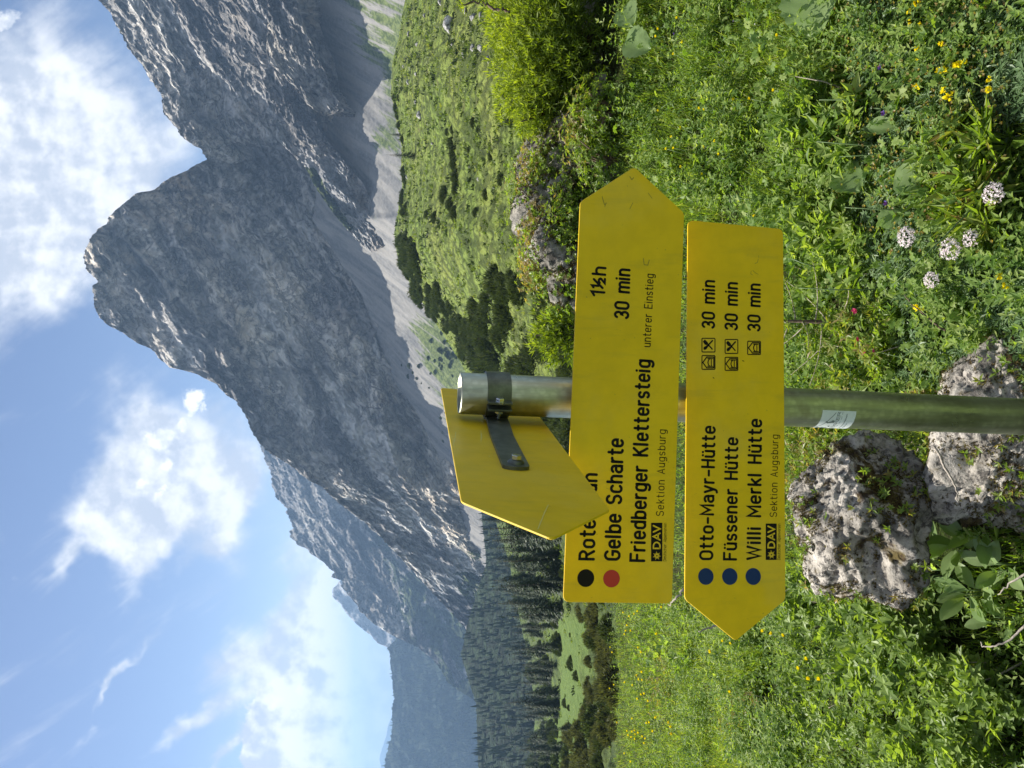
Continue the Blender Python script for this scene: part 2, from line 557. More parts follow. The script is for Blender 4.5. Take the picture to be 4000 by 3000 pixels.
def hill_mat():
    m, t, b, out = new_mat('hill_grass')
    p = t.node('ShaderNodeNewGeometry').outputs['Position']
    n1 = t.noise(p, 0.06, 5.0, 0.6)
    n2 = t.noise(p, 1.5, 7.0, 0.72)
    n3 = t.noise(p, 0.35, 7.0, 0.68, 0.4)
    pv = t.vmath('ADD', p, t.vmath('SCALE', t.noise(p, 0.7, 4.0, 0.6, out='Color')))
    vo = t.voronoi(t.vmath('MULTIPLY', pv, (1.0, 0.55, 1.0)), 0.95)
    c = t.mix(t.smooth(n1, 0.35, 0.65), (0.125, 0.185, 0.028), (0.19, 0.215, 0.045))
    c = t.mix(t.math('MULTIPLY', t.smooth(n2, 0.44, 0.62), 0.8), c, (0.22, 0.28, 0.065))
    c = t.mix(t.math('MULTIPLY', t.smooth(n2, 0.50, 0.36, 0.0, 1.0), 0.85), c, (0.035, 0.055, 0.012))
    c = t.mix(t.math('MULTIPLY', t.smooth(vo, 0.42, 0.62), 0.7), c, (0.035, 0.05, 0.012))
    c = t.mix(t.math('MULTIPLY', t.smooth(n3, 0.58, 0.72), 0.45), c, (0.22, 0.19, 0.085))
    c = t.mix(t.math('MULTIPLY', t.attr('veg'), 0.75), c, (0.045, 0.07, 0.018))
    c = t.mix(t.attr('lawn'), c, t.mix(t.smooth(n2, 0.35, 0.65), (0.07, 0.12, 0.022), (0.13, 0.185, 0.04)))
    t.L.new(c, b.inputs['Base Color'])
    b.inputs['Roughness'].default_value = 0.85
    b.inputs['Specular IOR Level'].default_value = 0.15
    bn = t.node('ShaderNodeBump')
    bn.inputs['Strength'].default_value = 0.9
    bn.inputs['Distance'].default_value = 0.6
    t.L.new(t.math('SUBTRACT', n2, t.math('MULTIPLY', vo, 0.8)), bn.inputs['Height'])
    t.L.new(bn.outputs[0], b.inputs['Normal'])
    return m


def boulder_mat(name='limestone', moss=0.5, scale=1.0, base=(0.42, 0.40, 0.37)):
    m, t, b, out = new_mat(name)
    g = t.node('ShaderNodeTexCoord').outputs['Object']
    n1 = t.noise(g, 9.0 * scale, 8.0, 0.7, 0.3)
    n2 = t.noise(g, 45.0 * scale, 6.0, 0.7)
    n3 = t.noise(g, 4.5 * scale, 6.0, 0.6, 0.5)
    vo = t.voronoi(t.vmath('ADD', g, t.vmath('MULTIPLY', t.noise(g, 14 * scale, 3, .6, out='Color'), (0.05, 0.05, 0.05))), 26.0 * scale)
    c = t.mix(t.smooth(n1, 0.36, 0.62), tuple(q * 0.55 for q in base), tuple(q * 1.35 for q in base))
    pit = t.math('MULTIPLY', t.smooth(vo, 0.30, 0.12), t.smooth(n1, 0.60, 0.40, 0.0, 1.0))
    speck = t.smooth(n2, 0.50, 0.40, 0.0, 1.0)
    c = t.mix(t.math('MULTIPLY', pit, 0.8), c, (0.06, 0.05, 0.045))
    c = t.mix(t.math('MULTIPLY', speck, 0.8), c, (0.05, 0.045, 0.042))
    mm = t.math('MULTIPLY', t.smooth(n3, 0.52, 0.58), moss)
    mcol = t.mix(t.smooth(n2, 0.4, 0.6), (0.035, 0.022, 0.012), (0.11, 0.085, 0.03))
    c = t.mix(mm, c, mcol)
    t.L.new(c, b.inputs['Base Color'])
    b.inputs['Roughness'].default_value = 0.95
    b.inputs['Specular IOR Level'].default_value = 0.2
    bn = t.node('ShaderNodeBump')
    bn.inputs['Strength'].default_value = 1.0
    bn.inputs['Distance'].default_value = 0.02 / scale
    h = t.math('ADD', t.math('MULTIPLY', n2, 0.5), t.math('ADD', n1, t.math('MULTIPLY', t.smooth(vo, 0.0, 0.3), 0.35)))
    t.L.new(h, bn.inputs['Height'])
    t.L.new(bn.outputs[0], b.inputs['Normal'])
    return m


M_MAIN = mountain_mat('massif_limestone')
M_FAR = mountain_mat('far_rock', rock=(0.26, 0.26, 0.26), warm=(0.30, 0.26, 0.2), green=(0.06, 0.08, 0.028), scale=0.8)
M_FOREST = mountain_mat('forested_rock', rock=(0.22, 0.22, 0.22), warm=(0.26, 0.24, 0.19), green=(0.024, 0.040, 0.018), scale=0.8)  # darker tones stand in for the far hillside's hazy shade
M_SCREE = scree_mat()
M_HILL = hill_mat()
M_ROCK = boulder_mat('limestone_boulder', 1.0, 1.0, base=(0.36, 0.33, 0.285))
M_ROCK2 = boulder_mat('outcrop_limestone', 1.0, 0.35, base=(0.30, 0.28, 0.24))
M_ROCK3 = boulder_mat('hill_boulder', 0.15, 0.06, base=(0.46, 0.45, 0.43))
M_BARK = simple('bark', (0.11, 0.075, 0.05), 0.9, noise_amt=0.4, noise_scale=60)
M_TWIG = simple('dry_twig', (0.30, 0.26, 0.21), 0.8, noise_amt=0.35, noise_scale=200)
def turf_mat():
    m, t, b, out = new_mat('soil')
    p = t.node('ShaderNodeNewGeometry').outputs['Position']
    a = t.noise(p, 45.0, 6.0, .7); q = t.noise(t.vmath('MULTIPLY', p, (1, 1, .3)), 160.0, 4.0, .7); w = t.noise(p, 3.0, 4.0, .6)
    c = t.mix(t.smooth(a, .38, .62), (0.022, 0.025, 0.009), (0.065, 0.10, 0.022))
    c = t.mix(t.math('MULTIPLY', t.smooth(q, .52, .64), .7), c, (0.12, 0.17, 0.04))
    c = t.mix(t.math('MULTIPLY', t.smooth(w, .50, .66), .5), c, (0.06, 0.045, 0.022))
    t.L.new(c, b.inputs['Base Color']); b.inputs['Roughness'].default_value = .95; b.inputs['Specular IOR Level'].default_value = .1
    bn = t.node('ShaderNodeBump'); bn.inputs['Strength'].default_value = 1.0; bn.inputs['Distance'].default_value = .03
    t.L.new(t.math('ADD', a, q), bn.inputs['Height']); t.L.new(bn.outputs[0], b.inputs['Normal'])
    return m
M_SOIL = turf_mat()
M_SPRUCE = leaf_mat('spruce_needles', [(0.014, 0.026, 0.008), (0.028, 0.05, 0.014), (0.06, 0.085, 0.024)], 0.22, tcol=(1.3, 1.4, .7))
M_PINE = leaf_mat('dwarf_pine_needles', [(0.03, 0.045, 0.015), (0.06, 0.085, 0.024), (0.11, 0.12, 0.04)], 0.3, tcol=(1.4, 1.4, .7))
M_GRASS = leaf_mat('grass_blade', [(0.07, 0.13, 0.02), (0.13, 0.21, 0.035), (0.20, 0.28, 0.055), (0.31, 0.31, 0.14)], 0.5)
M_HERB = leaf_mat('herb_leaf', [(0.05, 0.10, 0.022), (0.10, 0.175, 0.035), (0.18, 0.26, 0.06), (0.27, 0.33, 0.11)], 0.5, rough=0.5)
M_SILVER = leaf_mat('silvery_leaf', [(0.07, 0.12, 0.05), (0.12, 0.19, 0.085), (0.21, 0.28, 0.16)], 0.35, rough=0.4)
M_SHRUB = leaf_mat('shrub_leaf', [(0.06, 0.11, 0.02), (0.12, 0.19, 0.03), (0.19, 0.27, 0.05), (0.26, 0.19, 0.08)], 0.5, rough=0.42, spec=0.4)
M_WILLOW = leaf_mat('willow_leaf', [(0.06, 0.105, 0.024), (0.13, 0.20, 0.042), (0.25, 0.33, 0.09)], 0.45, rough=0.45, spec=0.3)
M_JUNIPER = leaf_mat('juniper_needles', [(0.06, 0.10, 0.014), (0.15, 0.21, 0.024), (0.28, 0.34, 0.05)], 0.5, tcol=(1.6, 1.6, .35))
M_BIGLEAF = leaf_mat('broad_leaf', [(0.17, 0.26, 0.09), (0.26, 0.35, 0.15)], 0.5, rough=0.4, spec=0.4)
M_YELLOW = leaf_mat('yellow_petal', [(0.85, 0.68, 0.008), (0.92, 0.82, 0.02)], 0.4, tcol=(1.1, 1.1, .5))
M_PINK = leaf_mat('pink_petal', [(0.42, 0.06, 0.14), (0.62, 0.13, 0.26)], 0.35, tcol=(1.2, .8, .9))
M_PALE = leaf_mat('pale_pink_floret', [(0.68, 0.56, 0.57), (0.90, 0.84, 0.84)], 0.35, tcol=(1, 1, 1))
M_WHITE = leaf_mat('white_petal', [(0.75, 0.75, 0.72), (0.85, 0.85, 0.82)], 0.35, tcol=(1, 1, 1))
M_PURPLE = leaf_mat('purple_petal', [(0.12, 0.10, 0.40), (0.20, 0.06, 0.12)], 0.3, tcol=(1, 1, 1.1))

# ---------------------------------------------------------------- mountains, scree, hill: sheets with their own distance and relief
def line(pts, y):
    """pts: list of (x, y) along the ridge, sorted by y"""
    p = np.array(sorted(pts, key=lambda q: q[1]), float)
    return np.interp(y, p[:, 1], p[:, 0])


def slope_depth(xb, y, db, tanphi, xs):
    """depth along each ray of a slope that rises at tanphi from the foot (xb, y, db)"""
    rb = ray(xb, y)
    hb = np.linalg.norm(rb[..., :2], axis=-1)
    Dh = db * hb; zb = db * rb[..., 2]
    r = ray(xs, np.broadcast_to(y, xs.shape))
    h = np.linalg.norm(r[..., :2], axis=-1)
    return (Dh * tanphi - zb) / np.maximum(tanphi * h - r[..., 2], 0.12 * tanphi)


def sheet_obj(name, X, Y, Dp, mat, attrs, kind='structure', back=0.25, label=None, cat=None):
    """grid X[i,j], Y[i,j] (photo directions) with depth Dp; row 0 = crest; adds a far side behind the crest"""
    P = at(X, Y, Dp)
    nr, nc = X.shape
    rows = [P]
    A = {k: [a] for k, a in attrs.items()}
    if back:
        crest = P[0]
        hor = norm(np.c_[crest[:, :2], np.zeros(nc)])
        dist = np.linalg.norm(crest[:, :2], axis=1)[:, None]
        extra = []
        for k in (0.12, 0.45, 1.0):
            q = crest + hor * dist * back * k
            q[:, 2] -= dist[:, 0] * back * (k ** 1.1) * 0.95
            extra.append(q)
        rows = [np.stack(extra[::-1]), P]
        for k in A: A[k] = [np.repeat(A[k][0][:1], 3, 0), A[k][0]]
    Q = np.concatenate(rows)
    nr = Q.shape[0]
    i = np.arange(nr - 1)[:, None] * nc; j = np.arange(nc - 1)[None]
    F = np.stack([i + j, i + nc + j, i + nc + j + 1, i + j + 1], -1).reshape(-1, 4)
    me = make_mesh(name, Q.reshape(-1, 3), F, [mat], True, {k: np.concatenate(v).ravel() for k, v in A.items()})
    o = link(name, me, None)
    if kind: o['kind'] = kind
    if label: o['label'] = label
    if cat: o['category'] = cat
    return o


def strata(P, s):
    """coordinates along, across and normal to the strata"""
    a = P @ np.array([0.80, 0.0, 0.60]); b = P @ np.array([0, 1.0, 0]); c = P @ np.array([-0.60, 0, 0.80])
    w = s * 1.3
    wx = perlin(P / w + 3.3, 61) * s * 0.55; wz = perlin(P / w + 9.1, 62) * s * 0.55
    return np.stack([(a + wx) * 0.5, b, c + wz], -1) / s


def rock_relief(P, D, big, seed=0, amp=(0.019, 0.0095, 0.0045)):
    r = amp[0] * ridged(strata(P, big), 3, 0.5, seed) + amp[1] * ridged(strata(P, big * 0.3) + 5, 3, 0.55, seed + 3)
    a_ = P @ np.array([0.80, 0.0, 0.60]); c_ = P @ np.array([-0.60, 0, 0.80])
    wz_ = perlin(P / (big * 1.6) + 4.4, 63) * big * 0.35
    r = r + amp[1] * 1.3 * ridged(np.stack([a_ * 0.13, P[..., 1] * 0.5, c_ + wz_], -1) / (big * 0.42), 3, 0.55, seed + 33)
    r = r * (0.75 + 0.5 * perlin(P / (big * 1.5), seed + 44))
    r = r + amp[2] * ridged(strata(P, big * 0.07), 3, 0.6, seed + 9) + amp[2] * 0.8 * fbm(P / (big * 0.16), 3, 0.6, seed + 13) + 0.012 * fbm(P / (big * 2.2), 2, 0.5, seed + 20)
    return -r


RIDGE_MAIN = [(330, -400), (350, -200), (386, 0), (434, 54), (467, 121), (500, 187), (536, 229), (567, 277), (603, 332), (630, 368), (636, 446), (675, 482),
              (711, 533), (750, 564), (784, 582), (811, 624), (766, 642), (738, 662), (705, 678), (672, 690), (645, 708), (632, 716), (597, 744), (560, 748), (530, 756),
              (512, 772), (488, 790), (464, 811), (425, 844), (416, 877), (380, 895), (350, 934), (330, 989), (324, 1006), (335, 1048), (360, 1075), (386, 1099),
              (363, 1115), (365, 1150), (368, 1181), (374, 1210), (386, 1235), (422, 1271), (482, 1301), (536, 1341), (591, 1362), (621, 1398), (669, 1437),
              (723, 1449), (772, 1461), (808, 1482), (844, 1500), (880, 1536), (922, 1567), (936, 1591), (958, 1621), (976, 1669), (990, 1699),
              (1042, 1762), (1129, 1814), (1201, 1874), (1262, 1904), (1322, 1964), (1420, 2040), (1500, 2110), (1600, 2220), (1750, 2380), (1880, 2520)]
FOOT = [(1060, -400), (1110, -150), (1150, 0), (1171, 72), (1201, 163), (1238, 241), (1262, 380), (1238, 512), (1240, 700), (1230, 830), (1219, 856), (1316, 1000), (1352, 1060),
        (1412, 1151), (1442, 1241), (1473, 1313), (1509, 1410), (1563, 1524), (1623, 1603), (1684, 1723), (1732, 1814), (1774, 1868),
        (1783, 1916), (1802, 2000), (1820, 2090), (1860, 2163), (1910, 2241), (1960, 2400), (2000, 2700)]
DFOOT = [(-400, 590), (0, 615), (300, 635), (600, 655), (900, 672), (1300, 680), (1700, 678), (1900, 685), (2300, 780), (2700, 920)]


def dfoot(y):
    p = np.array(DFOOT, float)
    return np.interp(y, p[:, 0], p[:, 1])


def rag(y, amp, seed, sc=14.0):
    """small notches for crests"""
    p = np.stack([y / sc, np.full_like(y, seed * 1.7), np.full_like(y, 0.3)], -1)
    return amp * fbm(p, 4, 0.6, seed)


def main_massif():
    nc, nr = 610, 350
    y = np.linspace(-380, 2500, nc)
    xt = line(RIDGE_MAIN, y) + rag(y, 6, 2)
    xb = line(FOOT, y) + 70
    s = np.linspace(0, 1, nr)[:, None]
    X = xt[None] + (xb - xt)[None] * s
    Y = np.broadcast_to(y[None], X.shape).copy()
    tanphi = np.interp(y, [-400, 300, 620, 800, 1500, 1900, 2500], [1.7, 1.75, 2.4, 2.9, 2.9, 2.9, 2.2])
    Dp = slope_depth(line(FOOT, y), y, dfoot(y), tanphi, X)
    P = at(X, Y, Dp)
    # great buttresses leaning across the wall
    q = P @ np.array([0.62, 0.1, -0.78])
    but = 0.02 * np.sin(q / 55.0 + 2.2 * perlin(P / 160.0, 3))
    # the saddle between the two peaks: the right-hand ridge stands nearer
    near = -0.05 * smoothstep(680, 560, Y + (X - 811) * 0.15) * smoothstep(1350, 900, X)
    Dp = Dp * (1 + but + near + rock_relief(P, Dp, 95.0, 11))
    gn = smoothstep(0.2, 0.7, fbm(P / 40.0, 3, 0.5, 77))
    crest = smoothstep(26, 4, X - xt[None]) * smoothstep(700, 300, Y)
    veg = 0.30 * gn * smoothstep(1300, 400, Y) * smoothstep(900, 500, X) + 0.35 * crest
    # dwarf pine belt at the left foot of the wall
    veg = veg + 0.62 * smoothstep(2000, 2250, Y + 0.2 * (X - 1700)) * smoothstep(-0.25, 0.35, fbm(strata(P, 45.0), 3, 0.5, 12)) * smoothstep(1350, 1500, X)
    sheet_obj('mountain', X, Y, Dp, M_MAIN, {'veg': veg, 'scree': X * 0}, label='huge grey limestone massif with rounded summit')
    return y, xt


main_massif()


def crag(name, top, bottom, y0, y1, off, relief, seed, vegf=None, nc=150, nr=80, tan=1.7, lab=None):
    """a rib of rock standing in front of the wall, silhouetted against it"""
    y = np.linspace(y0, y1, nc)
    xt = line(top, y) + rag(y, 4, seed, 9.0); xb = np.maximum(line(bottom, y), xt + 4)
    s = np.linspace(0, 1, nr)[:, None]
    X = xt[None] + (xb - xt)[None] * s
    Y = np.broadcast_to(y[None], X.shape).copy()
    db = slope_depth(line(FOOT, y), y, dfoot(y), np.full_like(y, 1.7), xb[None])[0] * off
    Dp = slope_depth(xb, y, db, np.full_like(y, tan), X)
    P = at(X, Y, Dp)
    Dp = Dp * (1 + relief * rock_relief(P, Dp, 45.0, seed, (0.011, 0.007, 0.004)))
    veg = X * 0 if vegf is None else vegf(X, Y, s, P)
    return sheet_obj(name, X, Y, Dp, M_MAIN, {'veg': veg, 'scree': X * 0}, back=0.06, label=lab)


CRAG_A_TOP = [(1040, -400), (1045, 0), (1048, 60), (1040, 180), (1050, 245), (1099, 289), (1159, 356), (1201, 410), (1240, 436), (1262, 452)]
CRAG_A_BOT = [(1060, -400), (1150, 0), (1171, 72), (1201, 163), (1238, 241), (1268, 301), (1280, 356), (1322, 410), (1333, 432), (1290, 446), (1270, 452)]
crag('mountain_crag', CRAG_A_TOP, [(x + 12, y) for x, y in CRAG_A_BOT], -380, 452, 0.90, 1.2, 31,
     lambda X, Y, s, P: 0.1 + X * 0, lab='pale broken crag rising out of the scree')
CRAG_B_TOP = [(1075, 400), (1079, 542), (1141, 603), (1195, 657), (1238, 741), (1292, 820), (1352, 892), (1394, 940), (1449, 984)]
CRAG_B_BOT = [(1192, 400), (1195, 410), (1238, 512), (1286, 573), (1352, 651), (1412, 723), (1442, 796), (1479, 856), (1503, 904), (1512, 928), (1490, 960), (1455, 984)]
def vegB(X, Y, s, P):
    return 1.15 * smoothstep(0.30, 0.10, s + 0.0 * X) * smoothstep(630, 680, Y) * smoothstep(930, 860, Y)
crag('mountain_rib', CRAG_B_TOP, [(x + 12, y) for x, y in CRAG_B_BOT], 405, 984, 0.93, 1.0, 41, vegB, lab='brown grey rock rib with a green grass ramp on its back')

HILL_TOP = [(1600, -400), (1581, 0), (1572, 60), (1557, 151), (1533, 241), (1527, 362), (1551, 482), (1569, 573), (1566, 651), (1572, 723), (1556, 814),
            (1541, 904), (1545, 964), (1553, 1000), (1571, 1048), (1595, 1096), (1625, 1145), (1690, 1241), (1804, 1422), (1850, 1530), (1890, 1750), (1925, 2000), (1990, 2200), (2030, 2417),
            (2055, 2537), (2080, 2682), (2090, 2803), (2070, 3000), (2060, 3400)]


def scree_field():
    nc, nr = 480, 170
    y = np.linspace(-380, 2700, nc)
    # upper edge: the foot of the wall, or below the crags
    up = list(FOOT)
    xt = line(FOOT, y) + rag(y, 3, 5, 30.0)
    xb = np.maximum(line(HILL_TOP, y) + 70, xt + 40)
    s = np.linspace(0, 1, nr)[:, None] ** 1.0
    X = xt[None] + (xb - xt)[None] * s
    Y = np.broadcast_to(y[None], X.shape).copy()
    tan = np.interp(y, [-400, 500, 1300, 2000, 2700], [0.60, 0.60, 0.56, 0.50, 0.40])
    d0 = dfoot(y) * 0.985
    Dp = slope_depth(line(FOOT, y), y, d0, tan, X)
    Dp = np.clip(Dp, 60, None)
    P = at(X, Y, Dp)
    a = P @ np.array([0.75, -0.66, 0.0]); q = P @ np.array([0.66, 0.75, 0.0])
    ps = np.stack([a / 16.0, q / 110.0, P[..., 2] / 90.0], -1)
    Dp = Dp * (1 + 0.0030 * fbm(ps, 4, 0.5, 4) + 0.0008 * fbm(P / 5.0, 3, 0.6, 6) + 0.01 * perlin(P / 120.0, 8))
    veg = 0.14 + 0.10 * smoothstep(150, 0, xb[None] - 70 - X)
    veg = veg + 0.40 * smoothstep(180, 40, np.abs(X - (1420 + 0.42 * Y))) * smoothstep(500, 100, Y)
    veg = veg + 0.36 * smoothstep(90, 20, np.abs(X - (1490 + 0.25 * (Y - 480)))) * smoothstep(450, 520, Y) * smoothstep(620, 560, Y)
    veg = veg + 0.20 * smoothstep(60, 0, xb[None] - 70 - X) * smoothstep(1000, 400, Y)
    veg = veg + 0.52 * smoothstep(1180, 1300, Y) * smoothstep(70, 190, X - line(FOOT, y)[None]) * smoothstep(1900, 1600, Y)
    veg = veg + 0.22 * smoothstep(1500, 1700, Y) * smoothstep(60, 130, X - line(FOOT, y)[None])
    sheet_obj('scree_slope', X, Y, Dp, M_SCREE, {'veg': veg}, back=0, label='pale grey scree fan below the rock wall')


scree_field()


SHEETS = {}


def range_sheet(name, ridge, y0, y1, bottom, d0, tan, mat, seed, vegf, nc, nr, big, amp, ragamp, lab):
    y = np.linspace(y0, y1, nc)
    xt = line(ridge, y) + rag(y, ragamp, seed, 10.0)
    xb = line(bottom, y)
    s = np.linspace(0, 1, nr)[:, None]
    X = xt[None] + (xb - xt)[None] * s
    Y = np.broadcast_to(y[None], X.shape).copy()
    dd = np.interp(y, [q[0] for q in d0], [q[1] for q in d0])
    Dp = slope_depth(xb, y, dd, np.full_like(y, tan), X)
    P = at(X, Y, Dp)
    Dp = Dp * (1 + rock_relief(P, Dp, big, seed, amp))
    SHEETS[name] = (X, Y, Dp)
    return sheet_obj(name, X, Y, Dp, mat, {'veg': vegf(X, Y, P, s), 'scree': X * 0}, label=lab)


RIDGE_2 = [(1000, 1690), (1034, 1790), (1057, 1844), (1063, 1892), (1075, 1940), (1123, 1989), (1114, 2000), (1129, 2024), (1146, 2062), (1134, 2074), (1132, 2096), (1150, 2112), (1162, 2127),
           (1200, 2145), (1213, 2163), (1256, 2193), (1301, 2230), (1303, 2238), (1293, 2253), (1316, 2262), (1337, 2268), (1338, 2276), (1332, 2290), (1352, 2313), (1388, 2356), (1412, 2392),
           (1449, 2428), (1503, 2464), (1569, 2500), (1623, 2524), (1672, 2561), (1714, 2603), (1744, 2663), (1804, 2705), (1864, 2741), (1930, 2820), (1950, 2900)]
def veg2(X, Y, P, s):
    lower = smoothstep(1430, 1700, X + 0.35 * (2400 - Y))
    band = smoothstep(-0.45, 0.25, fbm(strata(P, 60.0), 3, 0.5, 12))
    return 0.12 + 0.75 * lower * band + 0.1 * fbm(P / 90.0, 3, 0.5, 14)
range_sheet('mountain_ridge', RIDGE_2, 1690, 2900, [(1980, 1500), (1980, 3400)], [(1690, 1250), (2300, 1300), (2900, 1250)], 1.05, M_FAR, 51, veg2, 330, 210, 130.0, (0.012, 0.007, 0.0035), 6,
            'jagged grey ridge behind the main massif')
RIDGE_3 = [(1330, 2180), (1337, 2262), (1298, 2301), (1301, 2332), (1328, 2356), (1346, 2386), (1394, 2440), (1449, 2482), (1473, 2512), (1515, 2530), (1600, 2640), (1700, 2800)]
range_sheet('far_ridge', RIDGE_3, 2180, 2800, [(1900, 1500), (1900, 3400)], [(2180, 2600), (2800, 2600)], 0.9, M_FAR, 61, lambda X, Y, P, s: 0.25 + X * 0, 130, 90, 260.0, (0.012, 0.007, 0.003), 4,
            'blue hazy mountain ridge in the gap')
RIDGE_4 = [(1640, 2350), (1560, 2480), (1515, 2530), (1524, 2573), (1530, 2633), (1533, 2693), (1540, 2729), (1530, 2772), (1533, 2844), (1521, 2904), (1503, 2964), (1503, 3000), (1460, 3200), (1420, 3400)]
range_sheet('forested_hillside', RIDGE_4, 2380, 3400, [(2000, 1500), (2000, 3400)], [(2380, 1700), (3400, 1500)], 0.62, M_FOREST, 71, lambda X, Y, P, s: 1.2 + X * 0, 220, 140, 200.0, (0.010, 0.006, 0.003), 5,
            'blue green forested mountainside across the valley')
RIDGE_5 = [(1560, 2700), (1532, 2790), (1515, 2838), (1509, 2874), (1485, 2946), (1482, 2964), (1488, 3000), (1470, 3200), (1500, 3400)]
range_sheet('distant_mountains', RIDGE_5, 2700, 3400, [(1620, 1500), (1620, 3400)], [(2700, 7500), (3400, 7500)], 0.7, M_FAR, 81, lambda X, Y, P, s: 0.9 + X * 0, 80, 30, 900.0, (0.008, 0.004, 0.002), 2,
            'pale distant mountains on the horizon')
# valley floor between the near forest and the ridges
def veg_valley(X, Y, P, s):
    return 1.05 + 0.4 * fbm(P / 70.0, 3, 0.5, 31) + 0.1 * X * 0
range_sheet('valley', [(1860, 1800), (1900, 2200), (1830, 2420), (1800, 2560), (1860, 2750), (1880, 3400)], 1850, 3400, [(2200, 1500), (2200, 3400)], [(1850, 420), (3400, 330)], 0.10, M_FOREST, 91,
            veg_valley, 240, 120, 60.0, (0.008, 0.004, 0.0015), 3, 'wooded valley floor')


# ---------------------------------------------------------------- hill in the middle distance
DTOP = [(-400, 140), (300, 150), (900, 160), (1422, 190), (2000, 240), (2600, 300), (3400, 300)]
DBOT = [(-400, 26), (1200, 22), (2000, 20), (3400, 20)]
HB = 2560.0


def hill_depth0(X, Y):
    p = np.array(DTOP, float); b = np.array(DBOT, float)
    xt = line(HILL_TOP, Y)
    dt = np.interp(Y, p[:, 0], p[:, 1]); db = np.interp(Y, b[:, 0], b[:, 1])
    s = (X - xt) / (HB - xt)
    # the hill on the right bulges towards us, the left side falls away below the clearing
    k = 1 / dt + (1 / db - 1 / dt) * np.clip(s, 0, 1) ** np.interp(Y, [-400, 900, 1500, 3400], [1.0, 1.05, 1.25, 1.5])
    return 1 / k


def hill_depth(X, Y):
    D = hill_depth0(X, Y)
    P = at(X, Y, D)
    return D * (1 + 0.012 * fbm(P / 14.0, 3, 0.5, 21) * smoothstep(0, 60, X - line(HILL_TOP, Y)) + 0.0)


def hill():
    nc, nr = 660, 235
    y = np.linspace(-380, 3380, nc)
    xt = line(HILL_TOP, y) + rag(y, 2.5, 9, 12.0)
    s = np.linspace(0, 1, nr)[:, None]
    X = xt[None] + (HB - xt)[None] * s
    Y = np.broadcast_to(y[None], X.shape).copy()
    Dp = hill_depth(X, Y)
    P = at(X, Y, Dp)
    z = P.copy()
    st = np.stack([P[..., 0] / 0.9, P[..., 1] / 2.2, P[..., 2] / 0.9], -1)
    lump = fbm(st, 3, 0.6, 25)
    lw = fbm(np.stack([Y / 110.0, X / 45.0, X * 0], -1), 3, .5, 66)
    lawn = smoothstep(2370, 2430, Y) * smoothstep(2130, 2170, X - 28 * np.sin((Y - 2400) / 110.0) + 40 * lw) * smoothstep(2345, 2260, X + 60 * lw)
    lawn = np.maximum(lawn, smoothstep(1380, 1340, np.abs(Y - 1400 + 0) + 1300 + 0 * X) * 0)
    amp = 0.28 * (1 - 0.75 * lawn)
    P[..., 2] += amp * lump * smoothstep(0, 0.03, s)
    veg = 0.9 * smoothstep(1500, 2100, Y) * (1 - lawn) + 0.35 * smoothstep(0.15, 0.6, fbm(at(X, Y, Dp) / 9.0, 3, 0.5, 55))
    i = np.arange(nr - 1)[:, None] * nc; j = np.arange(nc - 1)[None]
    # far side of the crest
    crest = P[0]; hor = norm(np.c_[crest[:, :2], np.zeros(nc)])
    b1 = crest + hor * 12; b1[:, 2] -= 3
    b2 = crest + hor * 60; b2[:, 2] -= 34
    Q = np.concatenate([b2[None], b1[None], P]); nr2 = nr + 2
    i = np.arange(nr2 - 1)[:, None] * nc
    F = np.stack([i + j, i + nc + j, i + nc + j + 1, i + j + 1], -1).reshape(-1, 4)
    pad = lambda a: np.concatenate([a[:1], a[:1], a]).ravel()
    me = make_mesh('hill', Q.reshape(-1, 3), F, [M_HILL], True, {'veg': pad(veg), 'lawn': pad(lawn)})
    link('hill', me, None, kind='structure', label='sunlit green pasture hillside')


hill()


def hill_at(x, y):
    x = np.asarray(x, float); y = np.asarray(y, float)
    return at(x, y, hill_depth(x, y))


# ---------------------------------------------------------------- foreground ground
def gz(X, Y):
    """ground height (world) for the near meadow"""
    t = smoothstep(-0.30, 0.34, X / np.maximum(Y, 0.6))
    left = -1.33 - 0.19 * Y - 0.30 * np.maximum(Y - 10.0, 0)
    right = -1.93 + 0.20 * np.minimum(Y, 3.7) + 0.02 * np.maximum(Y - 3.7, 0) - 0.35 * smoothstep(5.3, 8.5, Y) * (Y - 5)
    mid = -1.60 - 0.05 * Y
    z = left * (1 - t) + right * t
    bump_ = 0.05 * fbm(np.stack([X / 0.9, Y / 0.9, X * 0], -1), 3, 0.5, 40)
    # hollow at the lower left, under the willow
    hol = -0.38 * np.exp(-(((X + 0.55) / 0.28) ** 2 + ((Y - 1.45) / 0.28) ** 2))
    return z + bump_ + hol + CZ


def ground():
    n = 180
    yy = 0.25 + 15.0 * np.linspace(0, 1, n) ** 1.8
    xx = np.linspace(-1, 1, n)
    Y = np.repeat(yy[:, None], n, 1)
    X = xx[None] * (1.8 + 0.95 * Y)
    Z = gz(X, Y) + 0.012 * fbm(np.stack([X / 0.08, Y / 0.08, X * 0], -1), 2, 0.5, 4)
    Z[-6:] -= np.linspace(0, 2.5, 6)[:, None]
    Z[0] -= 0.3
    P = np.stack([X, Y, Z], -1)
    i = np.arange(n - 1)[:, None] * n; j = np.arange(n - 1)[None]
    F = np.stack([i + j, i + j + 1, i + n + j + 1, i + n + j], -1).reshape(-1, 4)
    link('ground', make_mesh('ground', P.reshape(-1, 3), F, [M_SOIL]), None, kind='structure', label='dark soil of the alpine meadow')


ground()


